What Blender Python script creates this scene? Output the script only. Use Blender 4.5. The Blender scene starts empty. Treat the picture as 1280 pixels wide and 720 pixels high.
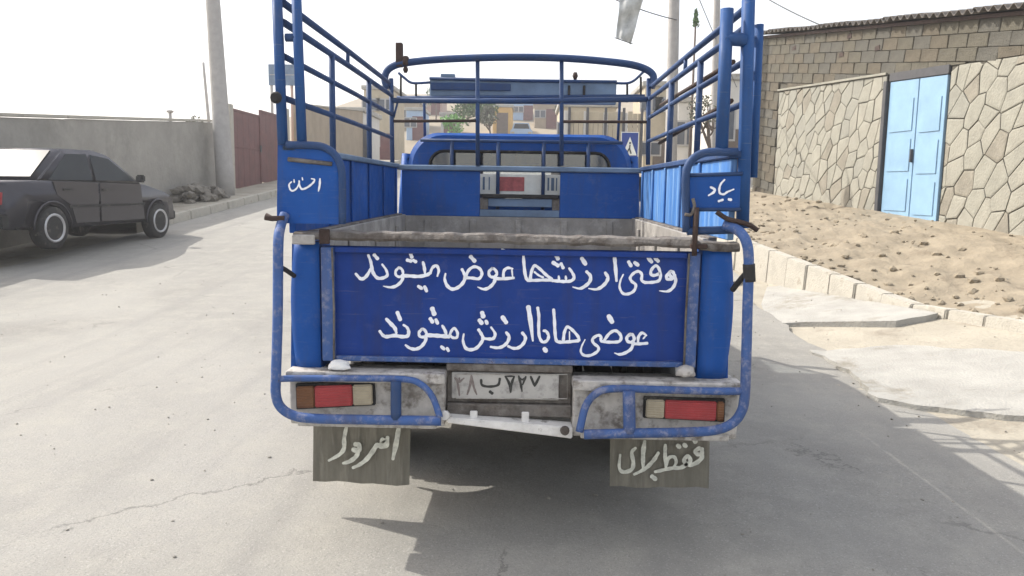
import bpy, bmesh, math, random
from mathutils import Vector, Matrix, noise
random.seed(7)
S = bpy.context.scene
C = S.collection
PI = math.pi

# ------------------------------------------------------------------ camera
F_PX, CAM = 971.37, Vector((0.0666, -2.8636, 1.3599))
YAW, PITCH, ROLL = 0.0197, -0.1282, 0.0153
def cam_axes():
    cy, sy, cp, sp = math.cos(YAW), math.sin(YAW), math.cos(PITCH), math.sin(PITCH)
    f = Vector((-sy*cp, cy*cp, sp)); r = Vector((cy, sy, 0)); u = r.cross(f)
    cr, sr = math.cos(ROLL), math.sin(ROLL)
    return r*cr + u*sr, u*cr - r*sr, f
CR, CU, CF = cam_axes()
cam_data = bpy.data.cameras.new('camera')
cam = bpy.data.objects.new('camera', cam_data); C.objects.link(cam)
cam_data.sensor_width = 36; cam_data.lens = F_PX/1280*36
cam_data.clip_start = 0.05; cam_data.clip_end = 2500
m = Matrix((CR, CU, -CF)).transposed().to_4x4(); m.translation = CAM
cam.matrix_world = m
S.camera = cam

# ------------------------------------------------------------------ light
SUN_DIR = Vector((0.905, -0.43, -0.90)).normalized()
world = bpy.data.worlds.new('World'); S.world = world; world.use_nodes = True
wn = world.node_tree.nodes; wl = world.node_tree.links
sky = wn.new('ShaderNodeTexSky'); sky.sky_type = 'NISHITA'; sky.sun_disc = False
sky.sun_elevation = math.asin(-SUN_DIR.z)
sky.sun_rotation = math.atan2(-SUN_DIR.x, -SUN_DIR.y)
sky.air_density = 1.0; sky.dust_density = 4.0; sky.ozone_density = 1.0
veil = wn.new('ShaderNodeMix'); veil.data_type = 'RGBA'; veil.inputs[0].default_value = .5; veil.inputs[7].default_value = (4.15, 4.0, 3.8, 1)   # thin white cloud veil over the whole sky
wl.new(sky.outputs[0], veil.inputs[6]); wl.new(veil.outputs[2], wn['Background'].inputs[0]); wn['Background'].inputs[1].default_value = 0.15
sun_d = bpy.data.lights.new('sun', 'SUN'); sun_d.energy = 2.4; sun_d.angle = math.radians(0.5); sun_d.color = (1, .955, .88)
sun = bpy.data.objects.new('sun', sun_d); C.objects.link(sun)
sun.rotation_euler = SUN_DIR.to_track_quat('-Z', 'Y').to_euler()
S.view_settings.view_transform = 'Standard'; S.view_settings.look = 'None'
S.view_settings.exposure = 1.33; S.view_settings.gamma = 1.0

# ------------------------------------------------------------------ pixel ray helpers (photo pixels -> real points on real planes)
def ray(px, py): return (CF*F_PX + CR*(px-640) - CU*(py-360)).normalized()
def PY(px, py, Y=0.0):
    d = ray(px, py); return CAM + d*((Y-CAM.y)/d.y)
def PX(px, py, X):
    d = ray(px, py); return CAM + d*((X-CAM.x)/d.x)
def PP(px, py, p0, n):
    d = ray(px, py); return CAM + d*((p0-CAM).dot(n)/d.dot(n))
def g(x, y):
    t = y - 3.0
    return 0.0 if t < 0 else .075*t*t/(t+2.0)

# ------------------------------------------------------------------ materials
def mat(name, col, rough=.7, metal=0., var=.12, scale=6., bump=.0, bscale=40., dirt=None, dirt_amt=.0, dirt_scale=3., streak=None, spec=.5, coords='Object'):
    m = bpy.data.materials.new(name); m.use_nodes = True
    nt = m.node_tree; N = nt.nodes; L = nt.links
    b = N['Principled BSDF']; b.inputs['Roughness'].default_value = rough; b.inputs['Metallic'].default_value = metal
    b.inputs['Specular IOR Level'].default_value = spec
    tc = N.new('ShaderNodeTexCoord'); src = tc.outputs[coords]
    if streak:
        mp = N.new('ShaderNodeMapping'); mp.inputs['Scale'].default_value = streak; L.new(src, mp.inputs[0]); src2 = mp.outputs[0]
    else: src2 = src
    n = N.new('ShaderNodeTexNoise'); n.inputs['Scale'].default_value = scale; n.inputs['Detail'].default_value = 8; n.inputs['Roughness'].default_value = .62
    L.new(src2, n.inputs['Vector'])
    r = N.new('ShaderNodeValToRGB'); r.color_ramp.elements[0].position = .3; r.color_ramp.elements[1].position = .72
    c = Vector(col)
    r.color_ramp.elements[0].color = (*[max(0, v*(1-var)) for v in c], 1); r.color_ramp.elements[1].color = (*[min(1, v*(1+var)) for v in c], 1)
    L.new(n.outputs[0], r.inputs[0]); out = r.outputs[0]
    if dirt:
        n2 = N.new('ShaderNodeTexNoise'); n2.inputs['Scale'].default_value = dirt_scale; n2.inputs['Detail'].default_value = 10; n2.inputs['Roughness'].default_value = .7
        L.new(src2, n2.inputs['Vector'])
        r2 = N.new('ShaderNodeValToRGB'); r2.color_ramp.elements[0].position = .62-dirt_amt*.35; r2.color_ramp.elements[1].position = .72-dirt_amt*.2
        L.new(n2.outputs[0], r2.inputs[0])
        mx = N.new('ShaderNodeMix'); mx.data_type = 'RGBA'; mx.inputs[7].default_value = (*dirt, 1)
        L.new(r2.outputs[0], mx.inputs[0]); L.new(out, mx.inputs[6]); out = mx.outputs[2]
        mr = N.new('ShaderNodeMapRange'); mr.inputs[3].default_value = rough; mr.inputs[4].default_value = min(1, rough+.3)
        L.new(r2.outputs[0], mr.inputs[0]); L.new(mr.outputs[0], b.inputs['Roughness'])
    L.new(out, b.inputs['Base Color'])
    if bump:
        n3 = N.new('ShaderNodeTexNoise'); n3.inputs['Scale'].default_value = bscale; n3.inputs['Detail'].default_value = 6
        L.new(src, n3.inputs['Vector'])
        bp = N.new('ShaderNodeBump'); bp.inputs['Strength'].default_value = bump; bp.inputs['Distance'].default_value = .02
        L.new(n3.outputs[0], bp.inputs['Height']); L.new(bp.outputs[0], b.inputs['Normal'])
    return m

M = {}
DUST = (.30, .27, .22)
def paint(name, col, rough, wear=(.20,.20,.22), amt=.35, grime=(.05,.055,.07), gamt=.4, thr=.58, streak_amt=None, wsc=9):
    streak_amt = amt if streak_amt is None else streak_amt
    """old brush paint: tone drift, long grime runs, fine scratches and small chips"""
    m = bpy.data.materials.new(name); m.use_nodes = True; nt = m.node_tree; N = nt.nodes; L = nt.links
    b = N['Principled BSDF']; b.inputs['Specular IOR Level'].default_value = .22
    tc = N.new('ShaderNodeTexCoord')
    def noi(sc, stretch=(1,1,1), det=8, rg=.65):
        mp = N.new('ShaderNodeMapping'); mp.inputs['Scale'].default_value = stretch; L.new(tc.outputs['Object'], mp.inputs[0])
        n = N.new('ShaderNodeTexNoise'); n.inputs['Scale'].default_value = sc; n.inputs['Detail'].default_value = det; n.inputs['Roughness'].default_value = rg
        L.new(mp.outputs[0], n.inputs['Vector']); return n.outputs[0]
    def ramp(src, a, b_, va=0., vb=1.):
        r = N.new('ShaderNodeMapRange'); r.inputs[1].default_value = a; r.inputs[2].default_value = b_; r.inputs[3].default_value = va; r.inputs[4].default_value = vb
        L.new(src, r.inputs[0]); return r.outputs[0]
    def mix(f, a, col2):
        x = N.new('ShaderNodeMix'); x.data_type = 'RGBA'; L.new(f, x.inputs[0])
        if isinstance(a, tuple): x.inputs[6].default_value = (*a, 1)
        else: L.new(a, x.inputs[6])
        x.inputs[7].default_value = (*col2, 1); return x.outputs[2]
    c2 = tuple(min(1, v*1.25+.006) for v in col)
    o = mix(ramp(noi(2.5), .3, .7), tuple(v*.85 for v in col), c2)
    o = mix(ramp(noi(5, (3, 3, .35)), .50, .72, 0, gamt), o, grime)
    o = mix(ramp(noi(wsc, (1, 1, 1), 10, .75), thr, thr+.12, 0, amt), o, tuple((a+w)/2 for a, w in zip(col, wear)))
    o = mix(ramp(noi(16, (.35, 1, 9), 4), thr+.06, thr+.10, 0, streak_amt), o, wear)
    o = mix(ramp(noi(70, (1, 1, 1), 3), .70, .73, 0, min(1, amt*1.6)), o, (.09,.06,.05))
    L.new(o, b.inputs['Base Color'])
    L.new(ramp(noi(6), .35, .7, rough, rough+.25), b.inputs['Roughness'])
    bp = N.new('ShaderNodeBump'); bp.inputs['Strength'].default_value = .25; bp.inputs['Distance'].default_value = .01
    L.new(noi(7, (1,1,.6), 3), bp.inputs['Height']); L.new(bp.outputs[0], b.inputs['Normal'])
    return m
M['blue'] = paint('blue_paint', (.005, .066, .28), .45, thr=.555, streak_amt=.12)
M['blue_board'] = paint('blue_board_paint', (.0045, .033, .195), .5, (.13,.13,.18), .38, (.03,.03,.06), .45)
M['blue_tube'] = paint('blue_tube_paint', (.022, .052, .135), .5, (.17,.17,.18), .4)
M['blue_post'] = paint('blue_post_paint', (.016, .068, .21), .5, (.17,.18,.2), .35)
M['blue_worn'] = paint('worn_blue_tube_paint', (.045, .095, .25), .5, (.36,.34,.37), .85, (.10,.09,.11), .6, thr=.505, streak_amt=.0, wsc=26)
M['blue_sunlit'] = mat('sunlit_blue_paint', (.045, .165, .44), .5, 0, .3, 4, .1, 30, (.16, .29, .48), .4, 6, (4, 4, .25))  # streaky truck blue for the right board, with sunlight painted into its lighter tone
M['blue_grey'] = mat('blue_grey_panel', (.12, .18, .27), .6, 0, .3, 5, .1, 30)
M['worn_metal'] = mat('worn_grey_metal', (.15, .135, .12), .75, .05, .45, 11, .5, 45, (.075, .06, .05), .45, 9)
M['dusty_bed'] = mat('dusty_bed_liner', (.25, .235, .215), .8, 0, .25, 7, .3, 30, (.38, .36, .33), .3, 5)
M['bumper'] = mat('dirty_white_bumper', (.44, .415, .385), .6, .05, .28, 14, .3, 40, (.17, .15, .13), .36, 16)
M['beam'] = mat('chipped_white_paint', (.66, .64, .61), .6, 0, .15, 14, .3, 60, (.2, .18, .16), .16, 18)
M['rust'] = mat('rusty_brown_steel', (.05, .03, .024), .85, .1, .4, 18, .3, 60)
M['dark'] = mat('dark_underbody', (.022, .021, .021), .85, 0, .4, 12, .2, 50, (.07, .06, .05), .2, 6)
M['rubber'] = mat('tyre_rubber', (.02, .02, .02), .85, 0, .3, 20, .2, 80, (.13, .12, .10), .22, 9)
M['flap'] = mat('dusty_rubber_flap', (.165, .153, .122), .85, 0, .25, 5, .25, 30, (.23, .215, .175), .3, 6, (6, 6, .7))
M['white_letter'] = mat('white_brush_paint', (.80, .82, .88), .55, 0, .10, 40)
M['flap_letter'] = mat('faded_white_paint', (.62, .62, .54), .7, 0, .35, 30)
M['plate'] = mat('dirty_plate', (.40, .385, .36), .55, 0, .14, 9, .1, 60, (.22, .21, .20), .26, 14)
M['plate_ink'] = mat('dark_plate_ink', (.03, .03, .028), .6, 0, .4, 60)
M['plate_ink_faded'] = mat('faded_plate_ink', (.17, .14, .13), .6, 0, .3, 60)
M['glass_red'] = mat('red_lens', (.33, .035, .04), .35, 0, .2, 20, .1, 120)
M['glass_amber'] = mat('amber_lens', (.16, .065, .025), .35, 0, .2, 20, .1, 120)
M['glass_clear'] = mat('clear_lens', (.36, .31, .225), .35, 0, .15, 20, .1, 120)
M['red_sign'] = mat('red_print', (.42, .10, .10), .5, 0, .35, 30)
M['white_sign'] = mat('white_print', (.78, .77, .70), .5, 0, .08, 30)
M['rag'] = mat('white_rag', (.75, .74, .71), .9, 0, .1, 30, .4, 60)
M['seat'] = mat('seat_fabric', (.10, .10, .11), .9, 0, .3, 20)
def asphalt():
    m = bpy.data.materials.new('dusty_asphalt'); m.use_nodes = True; N = m.node_tree.nodes; L = m.node_tree.links; b = N['Principled BSDF']
    b.inputs['Roughness'].default_value = .93; b.inputs['Specular IOR Level'].default_value = .3
    tc = N.new('ShaderNodeTexCoord')
    def noi(sc, det=8, rg=.6, st=(1,1,1), dist=0.):
        mp = N.new('ShaderNodeMapping'); mp.inputs['Scale'].default_value = st; L.new(tc.outputs['Object'], mp.inputs[0])
        n = N.new('ShaderNodeTexNoise'); n.inputs['Scale'].default_value = sc; n.inputs['Detail'].default_value = det; n.inputs['Roughness'].default_value = rg; n.inputs['Distortion'].default_value = dist
        L.new(mp.outputs[0], n.inputs['Vector']); return n.outputs[0]
    def rmp(src, a, b_, va=0., vb=1.):
        r = N.new('ShaderNodeMapRange'); r.inputs[1].default_value = a; r.inputs[2].default_value = b_; r.inputs[3].default_value = va; r.inputs[4].default_value = vb
        L.new(src, r.inputs[0]); return r.outputs[0]
    def mix(f, a, c_):
        x = N.new('ShaderNodeMix'); x.data_type = 'RGBA'; L.new(f, x.inputs[0])
        if isinstance(a, tuple): x.inputs[6].default_value = (*a, 1)
        else: L.new(a, x.inputs[6])
        x.inputs[7].default_value = (*c_, 1); return x.outputs[2]
    o = mix(rmp(noi(.55, 6, .55, (1, .6, 1), .6), .35, .65), (.235, .226, .205), (.31, .30, .272))
    o = mix(rmp(noi(3.2, 9, .75), .46, .64, 0, .6), o, (.34, .325, .285))
    o = mix(rmp(noi(.8, 4, .5, (3.2, .12, 1)), .55, .7, 0, .45), o, (.20, .195, .185))           # faint wheel tracks along the street
    o = mix(rmp(noi(160, 3, .6), .55, .66, 0, .55), o, (.15, .147, .14)); o = mix(rmp(noi(95, 3, .7), .57, .66, 0, .6), o, (.40, .39, .36)); o = mix(rmp(noi(60, 4, .7), .60, .68, 0, .5), o, (.16, .155, .14))
    o = mix(rmp(noi(24, 5, .7), .64, .70, 0, .5), o, (.14, .135, .125))
    v = N.new('ShaderNodeTexVoronoi'); v.feature = 'DISTANCE_TO_EDGE'; v.inputs['Scale'].default_value = .42; v.inputs['Randomness'].default_value = 1
    nv = N.new('ShaderNodeTexNoise'); nv.inputs['Scale'].default_value = 1.6; nv.inputs['Detail'].default_value = 9; nv.inputs['Roughness'].default_value = .7; L.new(tc.outputs['Object'], nv.inputs['Vector'])
    ad = N.new('ShaderNodeVectorMath'); ad.operation = 'MULTIPLY_ADD'; ad.inputs[1].default_value = (.9, .9, 0); L.new(nv.outputs['Color'], ad.inputs[0]); L.new(tc.outputs['Object'], ad.inputs[2]); L.new(ad.outputs[0], v.inputs['Vector'])
    cr = rmp(v.outputs['Distance'], .002, .006, 1, 0)
    mk = N.new('ShaderNodeMath'); mk.operation = 'MULTIPLY'; L.new(cr, mk.inputs[0]); L.new(rmp(noi(.7, 3), .5, .6, 0, .55), mk.inputs[1])
    o = mix(mk.outputs[0], o, (.10, .095, .09))
    L.new(o, b.inputs['Base Color'])
    bp = N.new('ShaderNodeBump'); bp.inputs['Strength'].default_value = .6; bp.inputs['Distance'].default_value = .008; L.new(noi(75, 6, .75), bp.inputs['Height'])
    b2 = N.new('ShaderNodeBump'); b2.inputs['Strength'].default_value = .3; b2.inputs['Distance'].default_value = .02; L.new(noi(9, 6, .6), b2.inputs['Height']); L.new(bp.outputs[0], b2.inputs['Normal']); L.new(b2.outputs[0], b.inputs['Normal'])
    return m
M['asphalt'] = asphalt()
M['ground'] = mat('dry_sandy_ground', (.34, .31, .25), .97, 0, .14, 2.2, .6, 30, (.24, .21, .165), .25, 1.7)
M['dirt'] = mat('loose_dirt', (.255, .215, .155), .98, 0, .18, 3.5, .7, 22, (.19, .155, .11), .2, 3.4)
M['concrete'] = mat('pale_concrete', (.34, .33, .30), .92, 0, .16, 3, .5, 60, (.23, .21, .17), .22, 2.2)
M['kerb'] = mat('pale_kerb_concrete', (.41, .385, .33), .92, 0, .16, 4, .5, 50, (.28, .25, .20), .2, 4)
M['plaster'] = mat('grey_mud_plaster', (.30, .285, .255), .95, 0, .2, 1.1, .6, 14, (.23, .22, .195), .3, .8)
M['gate_red'] = mat('maroon_gate_paint', (.115, .035, .035), .6, 0, .25, 3, .1, 30, (.17, .08, .07), .2, 2)
M['pole'] = mat('concrete_pole', (.36, .345, .33), .9, 0, .12, 6, .3, 50)
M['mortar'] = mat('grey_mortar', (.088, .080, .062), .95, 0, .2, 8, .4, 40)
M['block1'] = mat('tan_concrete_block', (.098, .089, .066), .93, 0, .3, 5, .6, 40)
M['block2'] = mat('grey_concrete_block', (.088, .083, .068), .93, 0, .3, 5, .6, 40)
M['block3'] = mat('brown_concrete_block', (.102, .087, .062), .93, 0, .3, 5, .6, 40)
M['stone1'] = mat('pale_flagstone', (.27, .26, .215), .85, 0, .14, 4, .5, 30)
M['stone2'] = mat('cream_flagstone', (.285, .272, .225), .85, 0, .14, 4, .5, 30)
M['stone4'] = mat('tan_flagstone', (.235, .215, .172), .85, 0, .2, 4, .5, 30)
M['stone3'] = mat('greyish_flagstone', (.25, .243, .205), .85, 0, .14, 4, .5, 30)
M['roof_sheet'] = mat('weathered_corrugated_sheet', (.12, .105, .09), .85, .1, .3, 5, .3, 40)
M['door_blue'] = mat('pale_blue_door_paint', (.22, .36, .50), .5, 0, .12, 3)
M['steel_dark'] = mat('dark_steel_post', (.07, .07, .075), .6, .3, .2, 10)
M['cream'] = mat('cream_render', (.42, .36, .26), .9, 0, .12, 2)
M['tan'] = mat('tan_render', (.31, .25, .18), .9, 0, .15, 1.5, .3, 10)
M['white_wall'] = mat('white_render', (.55, .53, .49), .9, 0, .08, 2)
M['yellow'] = mat('yellow_render', (.52, .32, .10), .9, 0, .1, 2)
M['pinkish'] = mat('pinkish_render', (.40, .28, .23), .9, 0, .1, 2)
M['window'] = mat('dark_window_glass', (.05, .06, .08), .15, 0, .2, 4)
M['frame'] = mat('window_frame_paint', (.35, .34, .33), .6, 0, .1, 8)
M['hill'] = mat('dry_hillside_earth', (.25, .21, .15), .97, 0, .2, .05, .6, 1.5, (.26, .22, .16), .3, .03)
M['mountain'] = mat('bare_mountain_rock', (.20, .23, .22), .97, 0, .15, .01, 0, 1)
M['leaf_bright'] = mat('bright_green_leaves', (.14, .33, .07), .6, 0, .35, 1.5)
M['sky_paint'] = mat('sky_blue_render', (.30, .42, .58), .8, 0, .1, 3)
M['leaf'] = mat('green_leaves', (.06, .125, .03), .7, 0, .4, 1.5)
M['leaf2'] = mat('dusty_green_leaves', (.10, .11, .07), .8, 0, .4, 1.5)
M['bark'] = mat('tree_bark', (.12, .09, .07), .9, 0, .3, 10, .5, 40)
M['sign_blue'] = mat('sign_blue_paint', (.02, .05, .24), .4, 0, .1, 10)
M['car_paint'] = mat('dark_grey_car_paint', (.034, .033, .042), .22, .2, .06, 2)
M['car_blue'] = mat('pale_blue_car_paint', (.28, .38, .52), .35, .1, .1, 3)
M['car_glass'] = mat('car_window_glass', (.03, .035, .04), .25, 0, .1, 3, spec=.12)
M['chrome'] = mat('dull_wheel_metal', (.42, .42, .43), .4, .6, .15, 12)
M['banner'] = mat('faded_translucent_banner', (.42, .43, .42), .8, 0, .35, 5)
M['wire'] = mat('black_cable', (.06, .06, .06), .7, 0, .1, 10)
M['pebble'] = mat('pale_pebble', (.23, .215, .185), .95, 0, .3, 8)
M['rock'] = mat('grey_rubble', (.17, .155, .13), .95, 0, .25, 6, .6, 25)

def glass_mat():
    m = bpy.data.materials.new('thin_glass'); m.use_nodes = True
    N = m.node_tree.nodes; L = m.node_tree.links
    for n in list(N): N.remove(n)
    o = N.new('ShaderNodeOutputMaterial'); mx = N.new('ShaderNodeMixShader')
    t = N.new('ShaderNodeBsdfTransparent'); t.inputs[0].default_value = (.95, .97, .98, 1)
    gl = N.new('ShaderNodeBsdfGlossy'); gl.inputs['Roughness'].default_value = .08
    mx.inputs[0].default_value = .13; L.new(t.outputs[0], mx.inputs[1]); L.new(gl.outputs[0], mx.inputs[2]); L.new(mx.outputs[0], o.inputs[0])
    return m
M['glass'] = glass_mat()
# worn painted board: drifting scratches on the tailgate
# ------------------------------------------------------------------ mesh helpers
class MB:
    def __init__(s): s.bm = bmesh.new()
    def box(s, x0, x1, y0, y1, z0, z1, bev=0, seg=1):
        vs = [s.bm.verts.new(p) for p in ((x0,y0,z0),(x1,y0,z0),(x1,y1,z0),(x0,y1,z0),(x0,y0,z1),(x1,y0,z1),(x1,y1,z1),(x0,y1,z1))]
        fs = [s.bm.faces.new([vs[i] for i in f]) for f in ((0,3,2,1),(4,5,6,7),(0,1,5,4),(1,2,6,5),(2,3,7,6),(3,0,4,7))]
        if bev:
            es = {e for f in fs for e in f.edges}
            bmesh.ops.bevel(s.bm, geom=list(es), offset=bev, segments=seg, affect='EDGES', profile=.5)
        return s
    def hexa(s, b, t, bev=0):
        vs = [s.bm.verts.new(p) for p in list(b)+list(t)]
        n = len(b); fs = [s.bm.faces.new(vs[:n][::-1]), s.bm.faces.new(vs[n:])]
        for i in range(n): fs.append(s.bm.faces.new((vs[i], vs[(i+1) % n], vs[n+(i+1) % n], vs[n+i])))
        if bev: bmesh.ops.bevel(s.bm, geom=list({e for f in fs for e in f.edges}), offset=bev, segments=2, affect='EDGES')
        return s
    def tube(s, pts, r, n=10, sq=1.0, closed=False):
        pts = [Vector(p) for p in pts]; rings = []
        up0 = None
        for i, p in enumerate(pts):
            a = pts[max(0, i-1)]; b = pts[min(len(pts)-1, i+1)]
            if closed: a = pts[i-1]; b = pts[(i+1) % len(pts)]
            t = (b-a).normalized()
            if up0 is None:
                up0 = Vector((0,1,0)) if abs(t.y) < .8 else Vector((0,0,1))
            sx = t.cross(up0).normalized(); sy = sx.cross(t).normalized(); up0 = sy
            rr = r[i] if isinstance(r, (list, tuple)) else r
            rings.append([s.bm.verts.new(p + sx*(rr*math.cos(2*PI*k/n)) + sy*(rr*sq*math.sin(2*PI*k/n))) for k in range(n)])
        m = len(rings)
        for i in range(m if closed else m-1):
            a, b = rings[i], rings[(i+1) % m]
            for k in range(n):
                f = s.bm.faces.new((a[k], a[(k+1) % n], b[(k+1) % n], b[k])); f.smooth = True
        if not closed: s.bm.faces.new(rings[0][::-1]); s.bm.faces.new(rings[-1])
        return s
    def lathe(s, prof, origin, axis='X', n=32):
        o = Vector(origin); rings = []
        for a, r in prof:
            ring = []
            for k in range(n):
                c_, s_ = r*math.cos(2*PI*k/n), r*math.sin(2*PI*k/n)
                v = {'X': (a, c_, s_), 'Y': (c_, a, s_), 'Z': (c_, s_, a)}[axis]
                ring.append(s.bm.verts.new(o+Vector(v)))
            rings.append(ring)
        for a, b in zip(rings, rings[1:]):
            for k in range(n):
                f = s.bm.faces.new((a[k], a[(k+1) % n], b[(k+1) % n], b[k])); f.smooth = True
        s.bm.faces.new(rings[0][::-1]); s.bm.faces.new(rings[-1])
        return s
    def prism(s, pts, d, bev=0):
        pts = [Vector(p) for p in pts]; d = Vector(d)
        return s.hexa(pts, [p+d for p in pts], bev)
    def ngon(s, pts):
        s.bm.faces.new([s.bm.verts.new(p) for p in pts]); return s
    def build(s, name, material, parent=None, smooth=False):
        me = bpy.data.meshes.new(name)
        bmesh.ops.recalc_face_normals(s.bm, faces=s.bm.faces[:])
        if smooth:
            for f in s.bm.faces: f.smooth = True
        s.bm.to_mesh(me); s.bm.free()
        if isinstance(material, str): material = M[material]
        me.materials.append(material)
        o = bpy.data.objects.new(name, me); C.objects.link(o)
        if parent:
            o.parent = parent
            par = parent; off = Vector()
            while par: off += par.location; par = par.parent
            me.transform(Matrix.Translation(-off))       # shapes are given in world metres
        return o
def tag(o, label=None, cat=None, group=None, kind=None):
    for k, v in (('label', label), ('category', cat), ('group', group), ('kind', kind)):
        if v: o[k] = v
    return o
def thing(name, label, cat, loc=(0,0,0), group=None):
    o = bpy.data.objects.new(name, None); C.objects.link(o); o.location = loc; o.empty_display_size = .2
    return tag(o, label, cat, group)
def anchor(o, p):
    """give a one-mesh thing its origin at its base"""
    p = Vector(p); o.data.transform(Matrix.Translation(-p)); o.location = p; return o
def struct(o): return tag(o, kind='structure')
def stuff(o): return tag(o, kind='stuff')
def crom(pts, k=6):
    pts = [Vector(p) for p in pts]
    if len(pts) < 3:
        return [pts[0].lerp(pts[-1], i/k) for i in range(k+1)]
    P = [pts[0]*2-pts[1]] + pts + [pts[-1]*2-pts[-2]]; out = []
    for i in range(1, len(P)-2):
        for j in range(k):
            t = j/k; a, b, c, d = P[i-1:i+3]
            out.append(.5*((2*b) + (c-a)*t + (2*a-5*b+4*c-d)*t*t + (3*b-a-3*c+d)*t**3))
    out.append(pts[-1]); return out

# ------------------------------------------------------------------ ground and terrain
def grid(name, xs, ys, zf, material, parent=None, smooth=True):
    me = bpy.data.meshes.new(name)
    vs = [(x, y, zf(x, y)) for y in ys for x in xs]; n = len(xs)
    fs = [(j*n+i, j*n+i+1, (j+1)*n+i+1, (j+1)*n+i) for j in range(len(ys)-1) for i in range(n-1)]
    me.from_pydata(vs, [], fs); me.materials.append(M[material])
    for p in me.polygons: p.use_smooth = smooth
    o = bpy.data.objects.new(name, me); C.objects.link(o); 
    if parent: o.parent = parent
    return o
def frange(a, b, st):
    n = int(round((b-a)/st)); return [a + (b-a)*i/n for i in range(n+1)]
def nz(x, y, s, seed=0.): return noise.fractal(Vector((x*s, y*s, seed)), 1.0, 2.0, 5)
def ground_z(x, y): return g(x, y) - .02 + (0.012*nz(x, y, .7) if y > -1 else 0)
xs = [-400,-250,-150,-90,-60,-40,-25] + frange(-18, 18, 1.0) + [25,40,60,90,150,250,400]
ys = [-60,-30,-15,-8] + frange(-5, 40, 1.0) + [45,50,56]
struct(grid('ground', xs, ys, lambda x, y: ground_z(x, y)-.03, 'ground'))
# road sheet with an uneven dusty right edge
def road():
    me = bpy.data.meshes.new('road'); vs = []; fs = []
    ys = frange(-12, 40, .25); cols = 40
    for y in ys:
        xr = 2.62 + .10*nz(0, y, 1.3, 4) + .05*nz(0, y, 5, 9)
        if y > 7.1: xr = 2.9
        for i in range(cols+1):
            x = -6.85 + (xr+6.85)*i/cols
            vs.append((x, y, g(x, y) + .006*nz(x, y, .9, 2) + .0025*nz(x, y, 4, 5)))
    n = cols+1
    for j in range(len(ys)-1):
        for i in range(cols): fs.append((j*n+i, j*n+i+1, (j+1)*n+i+1, (j+1)*n+i))
    me.from_pydata(vs, [], fs); me.materials.append(M['asphalt'])
    for p in me.polygons: p.use_smooth = True
    o = bpy.data.objects.new('road', me); C.objects.link(o); struct(o)
road()
# sandy shoulder between the road edge and the bank, rising gently to the right
def shoulder(x): return .17*max(0, min(x, 5.)-2.6)
struct(grid('sandy_shoulder', frange(2.3, 14, .12), frange(-6, 8.6, .12), lambda x, y: g(x, y)*.3 - .006 + .010*nz(x, y, 1.5, 3)+shoulder(x), 'ground'))
WA = Vector((5.36, 13.5, 0)); WB = Vector((5.96, 9.65, 0)); WD = (WB-WA).normalized(); WN = Vector((-WD.y, WD.x, 0))   # wall line
if WN.x > 0: WN = -WN                                                           # points to the street
def wall_x(y): return WA.x + (WA.y-y)*(.60/3.85)
def wall_base(y): return 1.02 + (y-9.65)*.065
def kerb_x(y): return 3.12 + max(0, 8.2-y)*.22
def kerb_top(y): return max(shoulder(kerb_x(y))+.045, .66-(8.2-y)*.115) if y < 8.2 else .66 + g(0, y)-g(0, 8.2)
def bank_z(x, y):
    xk = kerb_x(y); t = min(1, max(0, (x-xk)/max(.5, wall_x(y)-xk))); s_ = t*t*(3-2*t)*.7+t*.3
    z = kerb_top(y)*(1-s_) + (wall_base(y)+.02)*s_
    rough = min(1, t*5+.08)*min(1, (1-t)*6+.15)
    return z + rough*(.06*nz(x, y, 1.2, 7) + .045*nz(x, y, 3.2, 8) + .03*abs(nz(x, y, 8, 3)))
def bank():
    vs, fs = [], []; ys_ = frange(-1.0, 12, .09)+frange(12.3, 30, .3); nx = 84
    for y in ys_:
        for i in range(nx+1):
            xk = kerb_x(y)+.02; x = xk + (wall_x(y)+.25-xk)*i/nx
            vs.append((x, y, bank_z(x, y)-.01))
    n = nx+1
    for j in range(len(ys_)-1):
        for i in range(nx): fs.append((j*n+i, j*n+i+1, (j+1)*n+i+1, (j+1)*n+i))
    me = bpy.data.meshes.new('dirt_bank'); me.from_pydata(vs, [], fs); me.materials.append(M['dirt'])
    for p in me.polygons: p.use_smooth = True
    o = bpy.data.objects.new('dirt_bank', me); C.objects.link(o); struct(o)
bank()
# clods and stones scattered over the bank, pebbles on the road: nobody could count them
def lump(bm, c, r, seed):
    rr = random.Random(seed); vs = []
    st = bmesh.ops.create_icosphere(bm, subdivisions=1, radius=r)
    for v in st['verts']:
        v.co = v.co*(.7+.6*rr.random()); v.co.z *= .65; v.co += Vector(c)
mb = MB()
for i in range(650):
    y = random.uniform(1, 14); x = kerb_x(y)+.05+random.random()**2.6*(wall_x(y)-kerb_x(y)-.1)
    lump(mb.bm, (x, y, bank_z(x, y)), random.choice((.012,.02,.03,.05))*random.uniform(.6,1.3), i)
stuff(tag(mb.build('clods', 'dirt'), 'brown clods of earth and small stones lying over the dirt bank', 'rubble'))
mb = MB()
for i in range(1300):
    x = random.uniform(-6, 6); y = random.uniform(-2, 7.)
    if x < 2.4 and random.random() < .3: continue
    lump(mb.bm, (x, y, g(x, y)+.003+(shoulder(x) if x > 2.6 else 0)), .0025+.008*random.random()**3, 5000+i)
stuff(tag(mb.build('pebbles', 'pebble'), 'small loose pebbles scattered over the road and sandy shoulder', 'pebbles'))

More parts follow.
